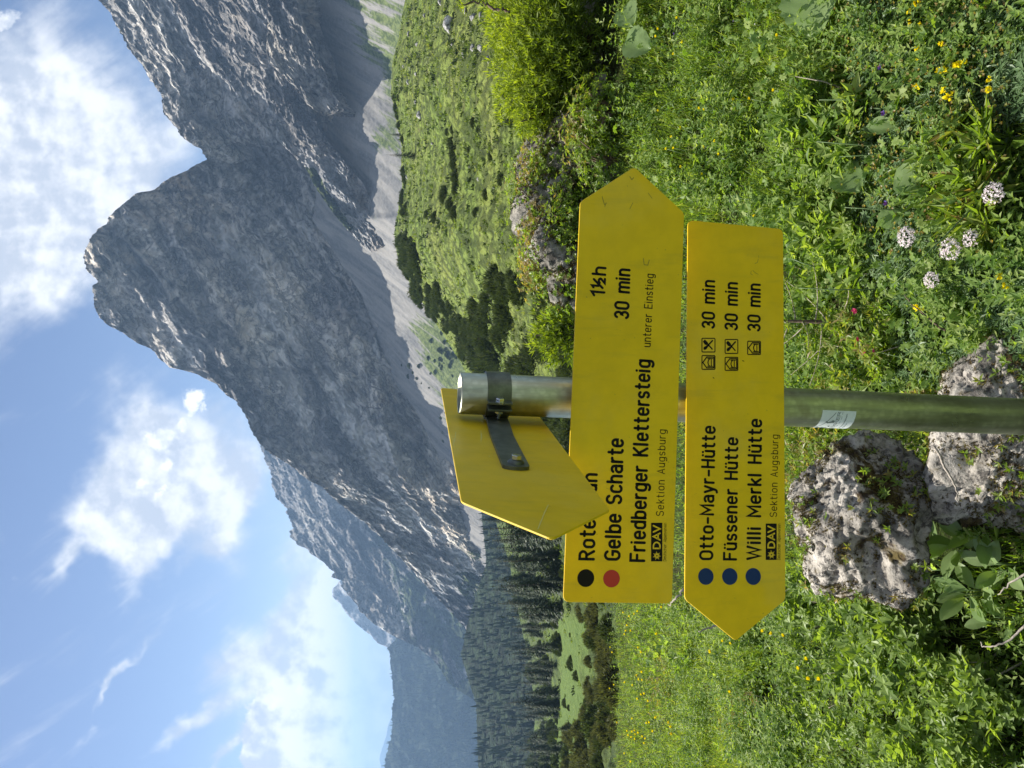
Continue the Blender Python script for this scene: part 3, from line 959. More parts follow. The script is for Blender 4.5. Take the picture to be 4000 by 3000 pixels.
def ground_behind():
    """the meadow goes on behind and beside the viewer, rising slightly"""
    n = 70
    yy = 0.25 - 60 * np.linspace(0, 1, n) ** 2
    xx = np.linspace(-1, 1, n)
    Y = np.repeat(yy[:, None], n, 1); X = xx[None] * (1.8 + 0.95 * .25 + 1.2 * (.25 - Y))
    Z = gz(X / (1 + .3 * (.25 - Y)), np.full_like(Y, .25)) + 0.13 * (.25 - Y) + .1 * fbm(np.stack([X, Y, 0 * X], -1) / 2.0, 3, .5, 2) * smoothstep(0, 2, .25 - Y)
    P = np.stack([X, Y, Z], -1)
    P[0, :, 2] -= .003
    i = np.arange(n - 1)[:, None] * n; j = np.arange(n - 1)[None]
    F = np.stack([i + j, i + n + j, i + n + j + 1, i + j + 1], -1).reshape(-1, 4)
    m = simple('meadow_behind', (0.11, 0.16, 0.045), 0.9, noise_amt=.5, noise_scale=3.0, bump=.6, bump_scale=30)
    link('meadow', make_mesh('meadow', P.reshape(-1, 3), F, [m]), None, kind='structure')
ground_behind()


def cast(x, y, lift=0.0):
    """where the sight line through a photo point meets the near ground"""
    r = ray(x, y)
    hit = np.full(len(r), np.nan)
    t = 0.8; live = np.arange(len(r))
    while t < 16 and len(live):
        P = C0 + r[live] * t
        under = P[:, 2] < gz(P[:, 0], P[:, 1]) + lift
        hit[live[under]] = t
        live = live[~under]
        t *= 1.04
    a = hit / 1.04; b = hit.copy()
    for _ in range(4):
        m = (a + b) / 2
        P = C0 + r * np.nan_to_num(m, nan=1.0)[:, None]
        u = P[:, 2] < gz(P[:, 0], P[:, 1]) + lift
        b = np.where(u, m, b); a = np.where(u, a, m)
    hit = (a + b) / 2
    P = C0 + r * np.nan_to_num(hit, nan=1.0)[:, None]
    ok = ~np.isnan(hit)
    P[:, 2] = gz(P[:, 0], P[:, 1])
    return P, ok


def g1(x, y, lift=0.0):
    P, ok = cast(np.array([float(x)]), np.array([float(y)]), lift)
    return P[0]


# ---------------------------------------------------------------- leaves
TPL = {
    'blade': (np.array([[0, -.5, 0], [0, .5, 0], [.45, -.42, .05], [.45, .42, .05], [.8, 0, -.06], [1.0, 0, -.2]])[:5],
              np.array([[0, 1, 3], [0, 3, 2], [2, 3, 4]])),
    'oval': (np.array([[0, 0, 0], [.38, -.5, .03], [.40, 0, -.05], [.38, .5, .03], [.75, -.34, .0], [.78, .0, -.06], [.75, .34, .0], [1, 0, -.1]]),
             np.array([[0, 1, 2], [0, 2, 3], [1, 4, 2], [2, 4, 5], [2, 5, 6], [2, 6, 3], [4, 7, 5], [5, 7, 6]])),
    'oval4': (np.array([[0, 0, 0], [.5, -.5, .05], [.5, .5, .05], [1, 0, -.06], [.5, 0, -.05]]),
              np.array([[0, 1, 4], [0, 4, 2], [1, 3, 4], [4, 3, 2]])),
    'tri': (np.array([[0, -.3, 0], [0, .3, 0], [.5, .5, .0], [1, 0, 0]]), np.array([[0, 1, 2], [0, 2, 3]])),
    'needle': (np.array([[0, -.5, 0], [0, .5, 0], [1, 0, 0]]), np.array([[0, 1, 2]])),
}
# palmate leaf: lobes around a centre
def _palm(k=7, spread=250):
    V = [[0.0, 0, 0]]; F = []
    a = np.radians(np.linspace(-spread / 2, spread / 2, k))
    for i, q in enumerate(a):
        L = 0.55 * (1 - 0.12 * abs(i - (k - 1) / 2) / (k / 2)) + 0.0
        w = 0.16
        c, s = math.cos(q), math.sin(q)
        n = len(V)
        V += [[0.45 + L * .55 * c - w * s * .8, (L * .55 * s + w * c * .8) * 1.6, .03], [0.45 + L * .55 * c + w * s * .8, (L * .55 * s - w * c * .8) * 1.6, .03], [0.45 + L * c, L * s * 1.6, -.03]]
        F += [[0, n + 1, n], [n + 1, n + 2, n]]
    V[0] = [0.45, 0, -.04]
    return np.array(V), np.array(F)
TPL['palm'] = _palm()


class Leaves:
    def __init__(s): s.V = []; s.F = []; s.v = []; s.n = 0
    def add(s, p, d, nrm, L, W, tpl='oval4', v=None, curl=0.0):
        """p base, d axis, nrm upper side (all (n,3)); L, W (n,)"""
        n = len(p)
        if n == 0: return s
        TV, TF = TPL[tpl]
        d = norm(d)
        t = norm(np.cross(nrm, d)); nn = np.cross(d, t)
        L = np.broadcast_to(L, (n,)); W = np.broadcast_to(W, (n,))
        a = TV[None, :, 0] * L[:, None]; b = TV[None, :, 1] * W[:, None]; c = TV[None, :, 2] * L[:, None]
        c = c - curl * (TV[None, :, 0] ** 2) * L[:, None]
        V = p[:, None] + a[..., None] * d[:, None] + b[..., None] * t[:, None] + c[..., None] * nn[:, None]
        m = len(TV)
        F = TF[None] + (np.arange(n) * m)[:, None, None] + s.n
        s.V.append(V.reshape(-1, 3)); s.F.append(F.reshape(-1, 3))
        if v is None: v = rng.random(n)
        s.v.append(np.repeat(np.clip(v, 0, 1), m)); s.n += n * m
        return s
    def mesh(s, name, mat, smooth=False):
        return make_mesh(name, np.concatenate(s.V), np.concatenate(s.F), [mat] if not isinstance(mat, list) else mat, smooth, {'v': np.concatenate(s.v)})
    def tris(s): return sum(len(f) for f in s.F)


def rand_dir(n, up=0.0):
    d = rng.normal(size=(n, 3))
    d = norm(d); d[:, 2] = d[:, 2] + up
    return norm(d)


def rosettes(S, P, axis, k, L, W, tilt=(45, 80), tpl='oval4', v=None, curl=0.15, jit=0.25):
    """k leaves round each point P; axis (n,3)"""
    n = len(P)
    axis = norm(axis)
    ref = np.where(np.abs(axis[:, 2:3]) < .9, np.array([[0, 0, 1.0]]), np.array([[1.0, 0, 0]]))
    a = norm(np.cross(axis, ref)); b = np.cross(axis, a)
    ph0 = rng.random(n) * 6.28
    L = np.broadcast_to(L, (n,)); W = np.broadcast_to(W, (n,))
    if v is None: v = rng.random(n)
    for i in range(k):
        ph = ph0 + i * 6.2832 / k + rng.normal(size=n) * jit
        ti = np.radians(rng.uniform(tilt[0], tilt[1], n))
        rad = np.cos(ph)[:, None] * a + np.sin(ph)[:, None] * b
        d = np.cos(ti)[:, None] * axis + np.sin(ti)[:, None] * rad
        nr_ = np.sin(ti)[:, None] * axis - np.cos(ti)[:, None] * rad
        sc = rng.uniform(.75, 1.15, n)
        S.add(P, d, nr_, L * sc, W * sc, tpl, v + rng.normal(size=n) * .12, curl)
    return S
#PART2
# ---------------------------------------------------------------- haze: the air of the valley
def haze():
    m = bpy.data.materials.new('haze'); m.use_nodes = True
    t = NT(m.node_tree)
    for n in list(t.N): t.N.remove(n)
    out = t.node('ShaderNodeOutputMaterial')
    v = t.node('ShaderNodeVolumePrincipled')
    v.inputs['Color'].default_value = (0.42, 0.66, 1.0, 1)
    v.inputs['Density'].default_value = HAZE
    v.inputs['Anisotropy'].default_value = 0.2
    t.L.new(v.outputs[0], out.inputs['Volume'])
    x0, x1, y0, y1, z0, z1 = -9000, 6000, -60, 10500, ZBOT, ZTOP
    V = np.array([[x, y, z] for x in (x0, x1) for y in (y0, y1) for z in (z0, z1)], float)
    F = np.array([[0, 1, 3, 2], [4, 6, 7, 5], [0, 4, 5, 1], [2, 3, 7, 6], [0, 2, 6, 4], [1, 5, 7, 3]])
    o = link('haze', make_mesh('haze', V, F, [m], False), None, kind='stuff')
    return o
HAZE = 0.00018
ZTOP = max(max((o.matrix_world @ Vector(c))[2] for c in o.bound_box) for o in COL.objects if o.type == 'MESH') + 30
ZBOT = min(min((o.matrix_world @ Vector(c))[2] for c in o.bound_box) for o in COL.objects if o.type == 'MESH') - 1
haze()

# ---------------------------------------------------------------- boulders
def ico(sub):
    import bmesh
    bm = bmesh.new()
    bmesh.ops.create_icosphere(bm, subdivisions=sub, radius=1.0)
    V = np.array([v.co[:] for v in bm.verts]); F = np.array([[v.index for v in f.verts] for f in bm.faces])
    bm.free()
    return V, F


def rock_mesh(name, radii, seed, mat, sub=5, rough=0.22, fine=0.05, cells=1.6):
    V, F = ico(sub)
    n = V.copy()
    p = V * cells + seed * 3.1
    r = 1 + rough * fbm(p, 3, 0.5, seed) + rough * 0.5 * ridged(p * 1.7, 2, 0.5, seed + 4) * 0.5
    # broken facets
    fr = np.random.default_rng(seed)
    for k in range(13):
        a = norm(fr.normal(size=3)); h = fr.uniform(.58, .92)
        d = (V * r[:, None]) @ a
        over = np.clip(d - h, 0, None)
        r = r - over * 0.9
    r = r + fine * ridged(V * 6 + seed, 3, 0.6, seed + 8) - fine * 1.3 * smoothstep(.2, .5, perlin(V * 9 + seed, seed + 5)) - fine * .5 * smoothstep(.1, .4, perlin(V * 22 + seed, seed + 6))
    W = n * r[:, None] * np.array(radii)
    return make_mesh(name, W, F, [mat], True)


def boulder(label, x, y, d, radii, seed, mat, sub=5, rough=0.22, fine=0.05, rz=0.0, cat='boulder', group=None, name='boulder', cells=1.6):
    c = at(np.array(x, float), np.array(y, float), d)
    return thing(name, label, cat, c, (0, 0, rz), group, data=rock_mesh(name, radii, seed, mat, sub, rough, fine, cells))

boulder('pitted grey boulder with moss patches, left of the post foot', 3340, 2010, 2.24, (0.218, 0.20, 0.18), 3, M_ROCK, 6, 0.42, 0.045, 0.3, cells=1.3)
boulder('pitted pale boulder standing directly behind the post foot', 3925, 1630, 1.98, (0.31, 0.23, 0.175), 15, M_ROCK, 6, 0.44, 0.045, -0.2, cells=1.4)
boulder('small mossy stone near the lower right of the meadow', 3960, 432, 2.03, (0.05, 0.05, 0.04), 8, M_ROCK, 4, 0.2, 0.05)
# outcrop on the right
OUT = thing('rock_outcrop', 'dark limestone outcrop overhung by shrubs, right behind the signs', 'rock outcrop', at(np.array(2330.), np.array(650.), 4.1))
ocl = np.array(OUT.location)
for k, (x, y, d, rad, sd) in enumerate([(2235, 1010, 3.95, (.24, .22, .17), 21), (2180, 830, 4.15, (.26, .25, .22), 22), (2260, 640, 4.3, (.34, .3, .26), 23),
                                        (2330, 380, 4.4, (.38, .3, .28), 24), (2330, 90, 4.5, (.42, .3, .30), 25), (2390, 700, 4.1, (.32, .2, .16), 30), (2370, 900, 4.0, (.3, .2, .15), 26), (2190, 1120, 3.9, (.09, .12, .07), 27),
                                        (2080, 690, 4.5, (.2, .2, .12), 28), (2290, -200, 4.5, (.4, .35, .32), 29)]):
    me = rock_mesh('rock', rad, sd, M_ROCK2, 5 if k in (0, 1, 2, 6) else 4, 0.28, 0.07, 1.9)
    link('rock', me, OUT, at(np.array(float(x)), np.array(float(y)), d) - ocl, (0, 0, k * 0.7))

hb = [(1762, 99, 34, 'largest boulder on the pasture, half white and half in shade'), (1852, 66, 17, None), (1882, 60, 15, None), (1852, 187, 16, None), (1882, 187, 19, None),
      (1723, 9, 14, None), (1632, 172, 10, None), (1599, 133, 11, None), (1644, 449, 17, 'dark grey boulder alone in the middle of the pasture'), (1626, 289, 9, None), (1596, 322, 10, None), (1626, 398, 9, None),
      (1813, 211, 12, None), (1768, 172, 8, None), (1819, 42, 13, None), (1593, 693, 9, None), (1578, 259, 7, None), (1912, 232, 15, None), (1690, 560, 7, None), (1870, 700, 9, None), (1740, 760, 7, None), (1660, 60, 8, None), (1700, 330, 7, None)]
rocks3 = [rock_mesh('boulder', (1, .9, .8), 60 + k, M_ROCK3, 3, 0.3, 0.06) for k in range(5)]
for k, (x, y, s, lab) in enumerate(hb):
    p = hill_at(x, y); d = float((p - C0) @ FW); r = s * d / FPX
    o = thing('boulder', lab or 'small pale boulder lying in the grass of the pasture hillside', 'boulder', p + np.array([0, 0, r * .3]), (0, 0, k * 1.3), 'boulders scattered over the pasture' if not lab else None, data=rocks3[k % 5])
    o.scale = (r, r * 0.9, r * 0.85)

# ---------------------------------------------------------------- trees
def spruce_mesh(seed, levels=26, per=9):
    r = np.random.default_rng(seed)
    S = Leaves()
    for l in range(levels):
        z = 0.05 + 0.95 * (l / levels) ** 0.95
        R = 0.20 * (1 - z) ** 0.85 + 0.008
        m = max(4, int(per * (1 - 0.45 * z)))
        a0 = r.random() * 6.28
        for b in range(m):
            if r.random() < 0.10: continue
            a = a0 + b * 6.283 / m + r.normal() * .2
            Rb = R * r.uniform(.6, 1.15)
            q = np.linspace(.25, 1, 4)
            d = np.array([math.cos(a), math.sin(a), 0])
            droop = -0.35 * q ** 1.5 * Rb + 0.12 * Rb
            P = d * (q * Rb)[:, None] * .75; P[:, 2] = z + droop
            t = np.array([-d[1], d[0], 0])
            n = len(q)
            for sgn in (-1, 0, 1):
                dd = norm(d + sgn * t * .8 + np.array([0, 0, -.35]) + r.normal(size=(n, 3)) * .12)
                S.add(P, dd, np.tile([0, 0, 1.], (n, 1)) + r.normal(size=(n, 3)) * .3, Rb * r.uniform(.3, .5, n), Rb * .2, 'tri', r.random(n) * .6 + .25 * (1 - z))
    n = 3
    S.add(np.tile([0, 0, .94], (n, 1)), np.tile([0, 0, 1.], (n, 1)) + r.normal(size=(n, 3)) * .05, r.normal(size=(n, 3)), .08, .012, 'tri')
    return S.mesh('crown', M_SPRUCE)


def trunk_mesh(h=0.9, r=0.014):
    V, F = tube([[0, 0, -.05], [0, 0, .4 * h], [0, 0, h]], [r, r * .7, r * .15], 6)
    b = MB(); b.addm(V, F)
    return b.mesh('trunk', [M_BARK])

SPR = [spruce_mesh(k) for k in range(4)]
SPR_LO = [spruce_mesh(10 + k, 12, 6) for k in range(3)]
TRK = trunk_mesh()


def pine_mesh(seed, n=420):
    """mound of upright dwarf pine shoots, unit size"""
    r = np.random.default_rng(seed)
    S = Leaves()
    a = r.random(n) * 6.283; R = np.sqrt(r.random(n))
    lump = 0.75 + 0.35 * np.sin(a * 3 + seed) * r.random(n)
    x = np.cos(a) * R * .62; y = np.sin(a) * R * .55
    z = np.sqrt(np.clip(1 - R ** 2, 0, 1)) * 0.55 * lump * r.uniform(.55, 1.0, n)
    P = np.stack([x, y, z], -1)
    ax = norm(np.stack([x * .9, y * .9, 0.75 + 0 * x], -1) + r.normal(size=(n, 3)) * .25)
    for k in range(4):
        d = norm(ax + r.normal(size=(n, 3)) * .38)
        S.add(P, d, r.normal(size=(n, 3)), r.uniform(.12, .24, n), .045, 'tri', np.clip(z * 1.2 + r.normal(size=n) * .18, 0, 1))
    return S.mesh('foliage', M_PINE)

PIN = [pine_mesh(k) for k in range(5)]
M_HEATH = leaf_mat('heath_needles', [(0.05, 0.055, 0.022), (0.10, 0.11, 0.04), (0.15, 0.15, 0.06)], 0.35, tcol=(1.4, 1.4, .7))
HEATH = [p.copy() for p in PIN]
for h_ in HEATH:
    h_.materials.clear(); h_.materials.append(M_HEATH)


def stems_mesh():
    b = MB(); r = np.random.default_rng(4)
    for k in range(6):
        a = k * 1.05; 
        V, F = tube([[0, 0, -.03], [.15 * math.cos(a), .15 * math.sin(a), .14], [.3 * math.cos(a), .3 * math.sin(a), .36]], [.02, .015, .006], 5)
        b.addm(V, F)
    return b.mesh('stems', [M_BARK])
STM = stems_mesh()


def spruce(p, h, k, lab, group=None, lo=False):
    o = thing('spruce_tree', lab, 'tree', p, (0, 0, k * 1.7), group)
    a = link('crown', (SPR_LO if lo else SPR)[k % (3 if lo else 4)], o)
    b = link('trunk', TRK, o)
    w = h * (0.85 + 0.3 * ((k * 37) % 10) / 10)
    for q in (a, b): q.scale = (w, w, h)
    return o


def spruce_px(xt, xb, y, lab, k, group=None, name=None):
    p = hill_at(xb, y); d = float((p - C0) @ FW)
    h = (xb - xt) * d / FPX
    return spruce(p, h, k, lab, group)


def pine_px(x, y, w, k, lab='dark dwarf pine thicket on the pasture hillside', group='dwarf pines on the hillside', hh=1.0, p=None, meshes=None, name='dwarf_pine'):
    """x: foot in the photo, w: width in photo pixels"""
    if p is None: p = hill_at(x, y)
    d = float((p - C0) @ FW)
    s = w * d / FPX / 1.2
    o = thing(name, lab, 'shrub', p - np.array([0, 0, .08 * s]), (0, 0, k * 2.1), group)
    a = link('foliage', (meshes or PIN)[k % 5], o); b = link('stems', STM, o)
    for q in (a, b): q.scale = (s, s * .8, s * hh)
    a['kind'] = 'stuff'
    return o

spruce_px(1509, 1622, 610, 'dark spruce standing alone on the crest of the pasture', 0)
spruce_px(1519, 1566, 527, 'small spruce on the crest right of the lone spruce', 1)
spruce_px(1530, 1575, 985, 'spruce with a bare tip where the pasture crest drops', 2)
def whereabouts(x, y, lo, hi, names, rows=('at the upper fringe', 'in the middle rows', 'in the lowest row')):
    """plain words for where a plant of a group stands"""
    t = (x - lo) / max(hi - lo, 1)
    r = rows[0] if t < .33 else rows[1] if t < .66 else rows[2]
    nm = min(names, key=lambda q: abs(q[0] - y))[1]
    return r + ' ' + nm
LEFTN = [(2050, 'beside the third board'), (2200, 'above the black dot'), (2350, 'off the end of the upper board'), (2520, 'below the blue far ridge'), (2700, 'below the notch of the valley'), (2900, 'toward the left edge'), (3080, 'at the left edge')]
MIDN = [(1080, 'above the word min'), (1250, 'above the figure 30'), (1400, 'right against the post'), (1600, 'behind the post'), (1800, 'behind the third board')]
def size_word(q, a, b): return 'small' if q < a else 'tall' if q > b else 'middling'
pk = 0
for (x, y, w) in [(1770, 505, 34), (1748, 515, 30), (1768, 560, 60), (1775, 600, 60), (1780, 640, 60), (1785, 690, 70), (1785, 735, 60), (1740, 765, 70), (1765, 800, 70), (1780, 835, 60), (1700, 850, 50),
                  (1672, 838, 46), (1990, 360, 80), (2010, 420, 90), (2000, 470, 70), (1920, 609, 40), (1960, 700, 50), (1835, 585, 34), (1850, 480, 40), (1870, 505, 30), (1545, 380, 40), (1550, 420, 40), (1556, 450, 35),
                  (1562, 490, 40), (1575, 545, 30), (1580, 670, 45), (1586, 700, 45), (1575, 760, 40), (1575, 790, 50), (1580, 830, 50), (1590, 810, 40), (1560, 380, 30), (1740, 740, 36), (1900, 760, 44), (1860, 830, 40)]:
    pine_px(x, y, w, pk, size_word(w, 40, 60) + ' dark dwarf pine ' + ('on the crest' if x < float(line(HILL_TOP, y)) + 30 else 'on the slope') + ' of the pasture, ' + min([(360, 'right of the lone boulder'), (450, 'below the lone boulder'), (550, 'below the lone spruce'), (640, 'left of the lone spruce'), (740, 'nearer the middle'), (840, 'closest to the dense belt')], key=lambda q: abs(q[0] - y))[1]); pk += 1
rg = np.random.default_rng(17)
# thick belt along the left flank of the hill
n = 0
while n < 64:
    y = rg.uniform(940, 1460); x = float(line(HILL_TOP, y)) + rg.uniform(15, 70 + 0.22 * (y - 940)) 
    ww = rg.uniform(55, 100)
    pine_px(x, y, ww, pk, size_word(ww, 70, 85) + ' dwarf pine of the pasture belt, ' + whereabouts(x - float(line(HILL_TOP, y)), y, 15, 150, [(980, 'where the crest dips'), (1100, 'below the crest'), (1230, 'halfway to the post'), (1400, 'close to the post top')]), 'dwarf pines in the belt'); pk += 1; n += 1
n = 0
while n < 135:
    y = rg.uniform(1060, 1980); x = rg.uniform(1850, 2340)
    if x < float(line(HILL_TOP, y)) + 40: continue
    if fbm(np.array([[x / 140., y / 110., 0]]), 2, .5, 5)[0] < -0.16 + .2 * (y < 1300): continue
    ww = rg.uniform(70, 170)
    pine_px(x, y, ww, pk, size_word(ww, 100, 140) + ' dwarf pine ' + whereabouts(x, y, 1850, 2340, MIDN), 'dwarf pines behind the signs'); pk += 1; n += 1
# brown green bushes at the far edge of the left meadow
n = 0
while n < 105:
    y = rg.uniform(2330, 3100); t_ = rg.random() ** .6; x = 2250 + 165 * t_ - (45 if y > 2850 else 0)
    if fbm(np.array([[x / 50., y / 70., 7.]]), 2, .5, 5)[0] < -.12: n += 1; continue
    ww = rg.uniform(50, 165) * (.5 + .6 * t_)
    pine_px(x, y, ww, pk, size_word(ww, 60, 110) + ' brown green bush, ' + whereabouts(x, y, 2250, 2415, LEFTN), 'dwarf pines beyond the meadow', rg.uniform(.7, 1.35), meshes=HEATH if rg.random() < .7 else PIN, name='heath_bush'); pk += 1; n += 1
for (x, y, w) in [(2235, 2590, 60), (2255, 2640, 50), (2230, 2480, 20), (2210, 2745, 40), (2225, 2765, 30)]:
    pine_px(x, y, w, pk, 'small dark pine on the light green clearing', 'pines on the clearing'); pk += 1
# forest on the left
for (xt, xb, y) in [(1964, 2140, 2733), (1998, 2110, 2794), (1915, 2190, 2278), (1905, 2010, 2300), (1960, 2060, 2528), (1928, 2060, 2352), (1912, 2000, 2180), (2045, 2110, 2480), (2150, 2230, 2842), (2120, 2215, 2900),
                    (2090, 2190, 2925), (1905, 2080, 2260), (2010, 2120, 2660), (2040, 2130, 2590)]:
    spruce_px(xt, xb + 12, y, 'tall free-tipped spruce, ' + whereabouts(xb, y, 2000, 2230, LEFTN), pk, 'tall spruces of the forest'); pk += 1
n = 0
while n < 260:
    y = rg.uniform(1980, 3120); t_ = rg.random()
    xh = float(line(HILL_TOP, y)); x = xh + 14 + (2195 - xh) * t_ * (1 if y < 2700 else .8)
    if y > 2380 and x > 2195: continue
    d = float(hill_depth(np.array(x), np.array(y)))
    h = rg.choice([3.0, 5.0, 7.5]) * rg.uniform(.7, 1.2)
    if x - h * FPX / d < xh - 75: continue
    if rg.random() < 0.66:
        spruce(hill_at(x, y), h, pk, size_word(h, 4, 6.5) + ' dark spruce, ' + whereabouts(x, y, xh, 2195, LEFTN), 'spruces of the left forest', lo=(h * FPX / d < 60))
    else:
        pine_px(x, y, rg.uniform(40, 80), pk, 'olive dwarf pine among spruces, ' + whereabouts(x, y, xh, 2195, LEFTN), 'dwarf pines in the left forest', 1.1)
    pk += 1; n += 1
def hill_scrub():
    S = Leaves(); n = 15000
    y = rg.uniform(-300, 3150, n); x = line(HILL_TOP, y) + (2420 - line(HILL_TOP, y)) * rg.random(n) ** 1.2 + 3
    P = hill_at(x, y)
    m = fbm(P / 5.0, 3, .5, 71)
    k = (m + rg.random(n) * .7 > .22) & ~((y > 2380) & (x > 2150) & (rg.random(n) > .12))
    P, m, y, x = P[k], m[k], y[k], x[k]; n = len(P)
    d = np.linalg.norm(P - C0, axis=1)
    sz = rg.uniform(.16, .42, n) * np.clip(d / 80, .45, 1.5) * (1 + .6 * np.clip(m, 0, 1))
    v = np.clip(.55 - .9 * np.clip(m, -.3, .6) + rg.normal(size=n) * .22, 0, 1)
    for q in range(6):
        dd = norm(rg.normal(size=(n, 3)) * [.8, .8, .3] + [0, 0, .9])
        S.add(P + rg.normal(size=(n, 3)) * sz[:, None] * [.45, .45, .0], dd, rg.normal(size=(n, 3)), sz * rg.uniform(.6, 1.1, n), sz * .55, 'tri', v + rg.normal(size=n) * .1)
    link('hill_scrub', S.mesh('hill_scrub', leaf_mat('scrub_leaf', [(0.03, 0.045, 0.012), (0.08, 0.12, 0.022), (0.16, 0.22, 0.04), (0.25, 0.28, 0.07)], 0.35, tcol=(1.5, 1.5, .6))), None, kind='stuff', label='tussocks and low scrub of the pasture hillside')
hill_scrub()
# shrubs on the scree behind the sign post
M0 = None
def scree_at(x, y):
    y = np.asarray(float(y)); d0 = dfoot(y) * 0.985
    tan = np.interp(y, [-400, 500, 1300, 2000, 2700], [0.60, 0.60, 0.56, 0.50, 0.40])
    D = slope_depth(line(FOOT, y), y, d0, tan, np.asarray(float(x)))
    return at(np.asarray(float(x)), y, np.clip(D, 60, None))
for k in range(70):
    if k < 36: x, y = rg.normal(1745, 26), rg.normal(1400, 45)
    else:
        y = rg.uniform(1420, 1900); x = rg.uniform(float(line(FOOT, y)) + 50, float(line(FOOT, y)) + 150)
    pine_px(x, y, rg.uniform(10, 24), pk, 'round dark scree shrub ' + whereabouts(x, y, 1650, 1800, [(1360, 'right of the post top'), (1450, 'above the post top'), (1600, 'above the third board'), (1800, 'by the third board')], ('high on the slope', 'midway', 'low down')), 'shrubs on the scree', 1.3, p=scree_at(x, y), name='scree_shrub'); pk += 1
# valley spruces, each small in the photo
X_, Y_, D_ = SHEETS['valley']
n = 0
while n < 90:
    i, j = rg.integers(8, X_.shape[0] - 5), rg.integers(0, X_.shape[1] - 60)
    x, y, d = X_[i, j], Y_[i, j], D_[i, j]
    if y < 2150 or y > 3080: continue
    if fbm(np.array([[x / 60., y / 160., 3.]]), 2, .5, 8)[0] < -0.1: continue
    spruce(at(x, y, d), rg.uniform(4, 10), pk, 'spruce in the hazy valley forest far left', 'spruces of the valley forest', lo=True); pk += 1; n += 1


def far_forest():
    """countless conifers of the opposite slope: one mass"""
    Vs = []; Fs = []; vs = []; nn = 0
    for name, cnt, hm in (('forested_hillside', 5200, 10), ('valley', 1500, 5)):
        X, Y, D = SHEETS[name]
        i = rg.integers(2, X.shape[0] - 2, cnt); j = rg.integers(1, X.shape[1] - 1, cnt)
        P = at(X[i, j], Y[i, j], D[i, j])
        h = hm * rg.uniform(.6, 1.3, cnt); w = h * .17
        k = 5
        a = np.arange(k) * 6.283 / k
        ring = np.stack([np.cos(a), np.sin(a), 0 * a], -1)
        V = np.concatenate([P[:, None] + ring[None] * w[:, None, None], (P + np.c_[np.zeros((cnt, 2)), h])[:, None]], 1)
        F = np.array([[q, (q + 1) % k, k] for q in range(k)])
        Fs.append((F[None] + (np.arange(cnt) * (k + 1))[:, None, None] + nn).reshape(-1, 3)); nn += cnt * (k + 1)
        Vs.append(V.reshape(-1, 3)); vs.append(np.repeat(rg.random(cnt), k + 1))
    me = make_mesh('far_forest', np.concatenate(Vs), np.concatenate(Fs), [M_SPRUCE], False, {'v': np.concatenate(vs)})
    link('far_forest', me, None, kind='stuff', label='distant conifer forest on the hazy opposite slope')
far_forest()


def snow(label, pts):
    P = np.array([scree_at(x, y) + np.array([0, -2.0, 1.2]) for x, y in pts])
    c = P.mean(0)
    n = len(P)
    P = c + (P - c) * [1, 1, 1]
    F = np.array([[n, (k + 1) % n, k] for k in range(n)])
    o = thing('snow_patch', label, 'snow', c, data=make_mesh('snow_patch', np.concatenate([P, P.mean(0)[None] + [[0, -.1, .15]]]) - c, F, [simple('snow', (0.78, 0.79, 0.8), 0.6)], True))
snow('white leftover snow patch at the foot of the rock wall above the forest', [(1716, 1924), (1738, 1922), (1762, 1926), (1775, 1934), (1770, 1944), (1748, 1950), (1732, 1944), (1722, 1934)])
#PART3
# ---------------------------------------------------------------- lettering: strokes of even width with round ends
def arc(cx, cy, rx, ry, a0, a1, n=10):
    a = np.radians(np.linspace(a0, a1, n))
    return [(cx + rx * math.cos(q), cy + ry * math.sin(q)) for q in a]

XH = 0.72
def _bowl(w=.40, h=XH):            # closed narrow bowl
    r = w / 2
    return arc(r, h - r * 1.15, r, r * 1.15, 0, 180) + arc(r, r * 1.15, r, r * 1.15, 180, 360) + [(w, h - r * 1.15)]
G = {}
G['o'] = (.40, [_bowl()])
G['O'] = (.50, [_bowl(.50, 1.0)])
G['0'] = (.42, [_bowl(.42, 1.0)])
G['e'] = (.40, [[(0.0, .38), (.40, .38)] + arc(.2, .49, .2, .23, 0, 180)[0:] + arc(.2, .23, .2, .23, 180, 325)])
G['c'] = (.36, [arc(.2, .49, .2, .23, 35, 180) + arc(.2, .23, .2, .23, 180, 325)])
G['a'] = (.40, [arc(.19, .53, .19, .19, 150, 0) + [(.40, .0)], [(.40, .42), (.18, .42)] + arc(.18, .21, .18, .21, 90, 270) + [(.22, 0)] + arc(.22, .14, .18, .14, 270, 360)])
G['n'] = (.38, [[(0, 0), (0, XH)], [(0, .48)] + arc(.19, .50, .19, .22, 180, 0) + [(.38, 0)]])
G['m'] = (.68, [[(0, 0), (0, XH)], [(0, .5)] + arc(.17, .54, .17, .18, 180, 0) + [(.34, 0)], [(.34, .5)] + arc(.51, .54, .17, .18, 180, 0) + [(.68, 0)]])
G['u'] = (.38, [[(0, XH), (0, .22)] + arc(.19, .22, .19, .22, 180, 360) + [(.38, XH)], [(.38, XH), (.38, 0)]])
G['h'] = (.38, [[(0, 0), (0, 1)], [(0, .48)] + arc(.19, .50, .19, .22, 180, 0) + [(.38, 0)]])
G['\u00fc'] = (.38, G['u'][1] + [[(.08, .95), (.081, .95)], [(.30, .95), (.301, .95)]])
G['r'] = (.24, [[(0, 0), (0, XH)], [(0, .45)] + arc(.20, .47, .20, .25, 180, 80)])
G['t'] = (.26, [[(.10, .98), (.10, .16)] + arc(.24, .16, .14, .16, 180, 270) + [(.26, 0)], [(0, XH), (.26, XH)]])
G['l'] = (.05, [[(0, 1), (0, 0)]])
G['i'] = (.04, [[(0, XH), (0, 0)], [(0, .96), (0.001, .961)]])
G['b'] = (.40, [[(0, 0), (0, 1)], _bowl()])
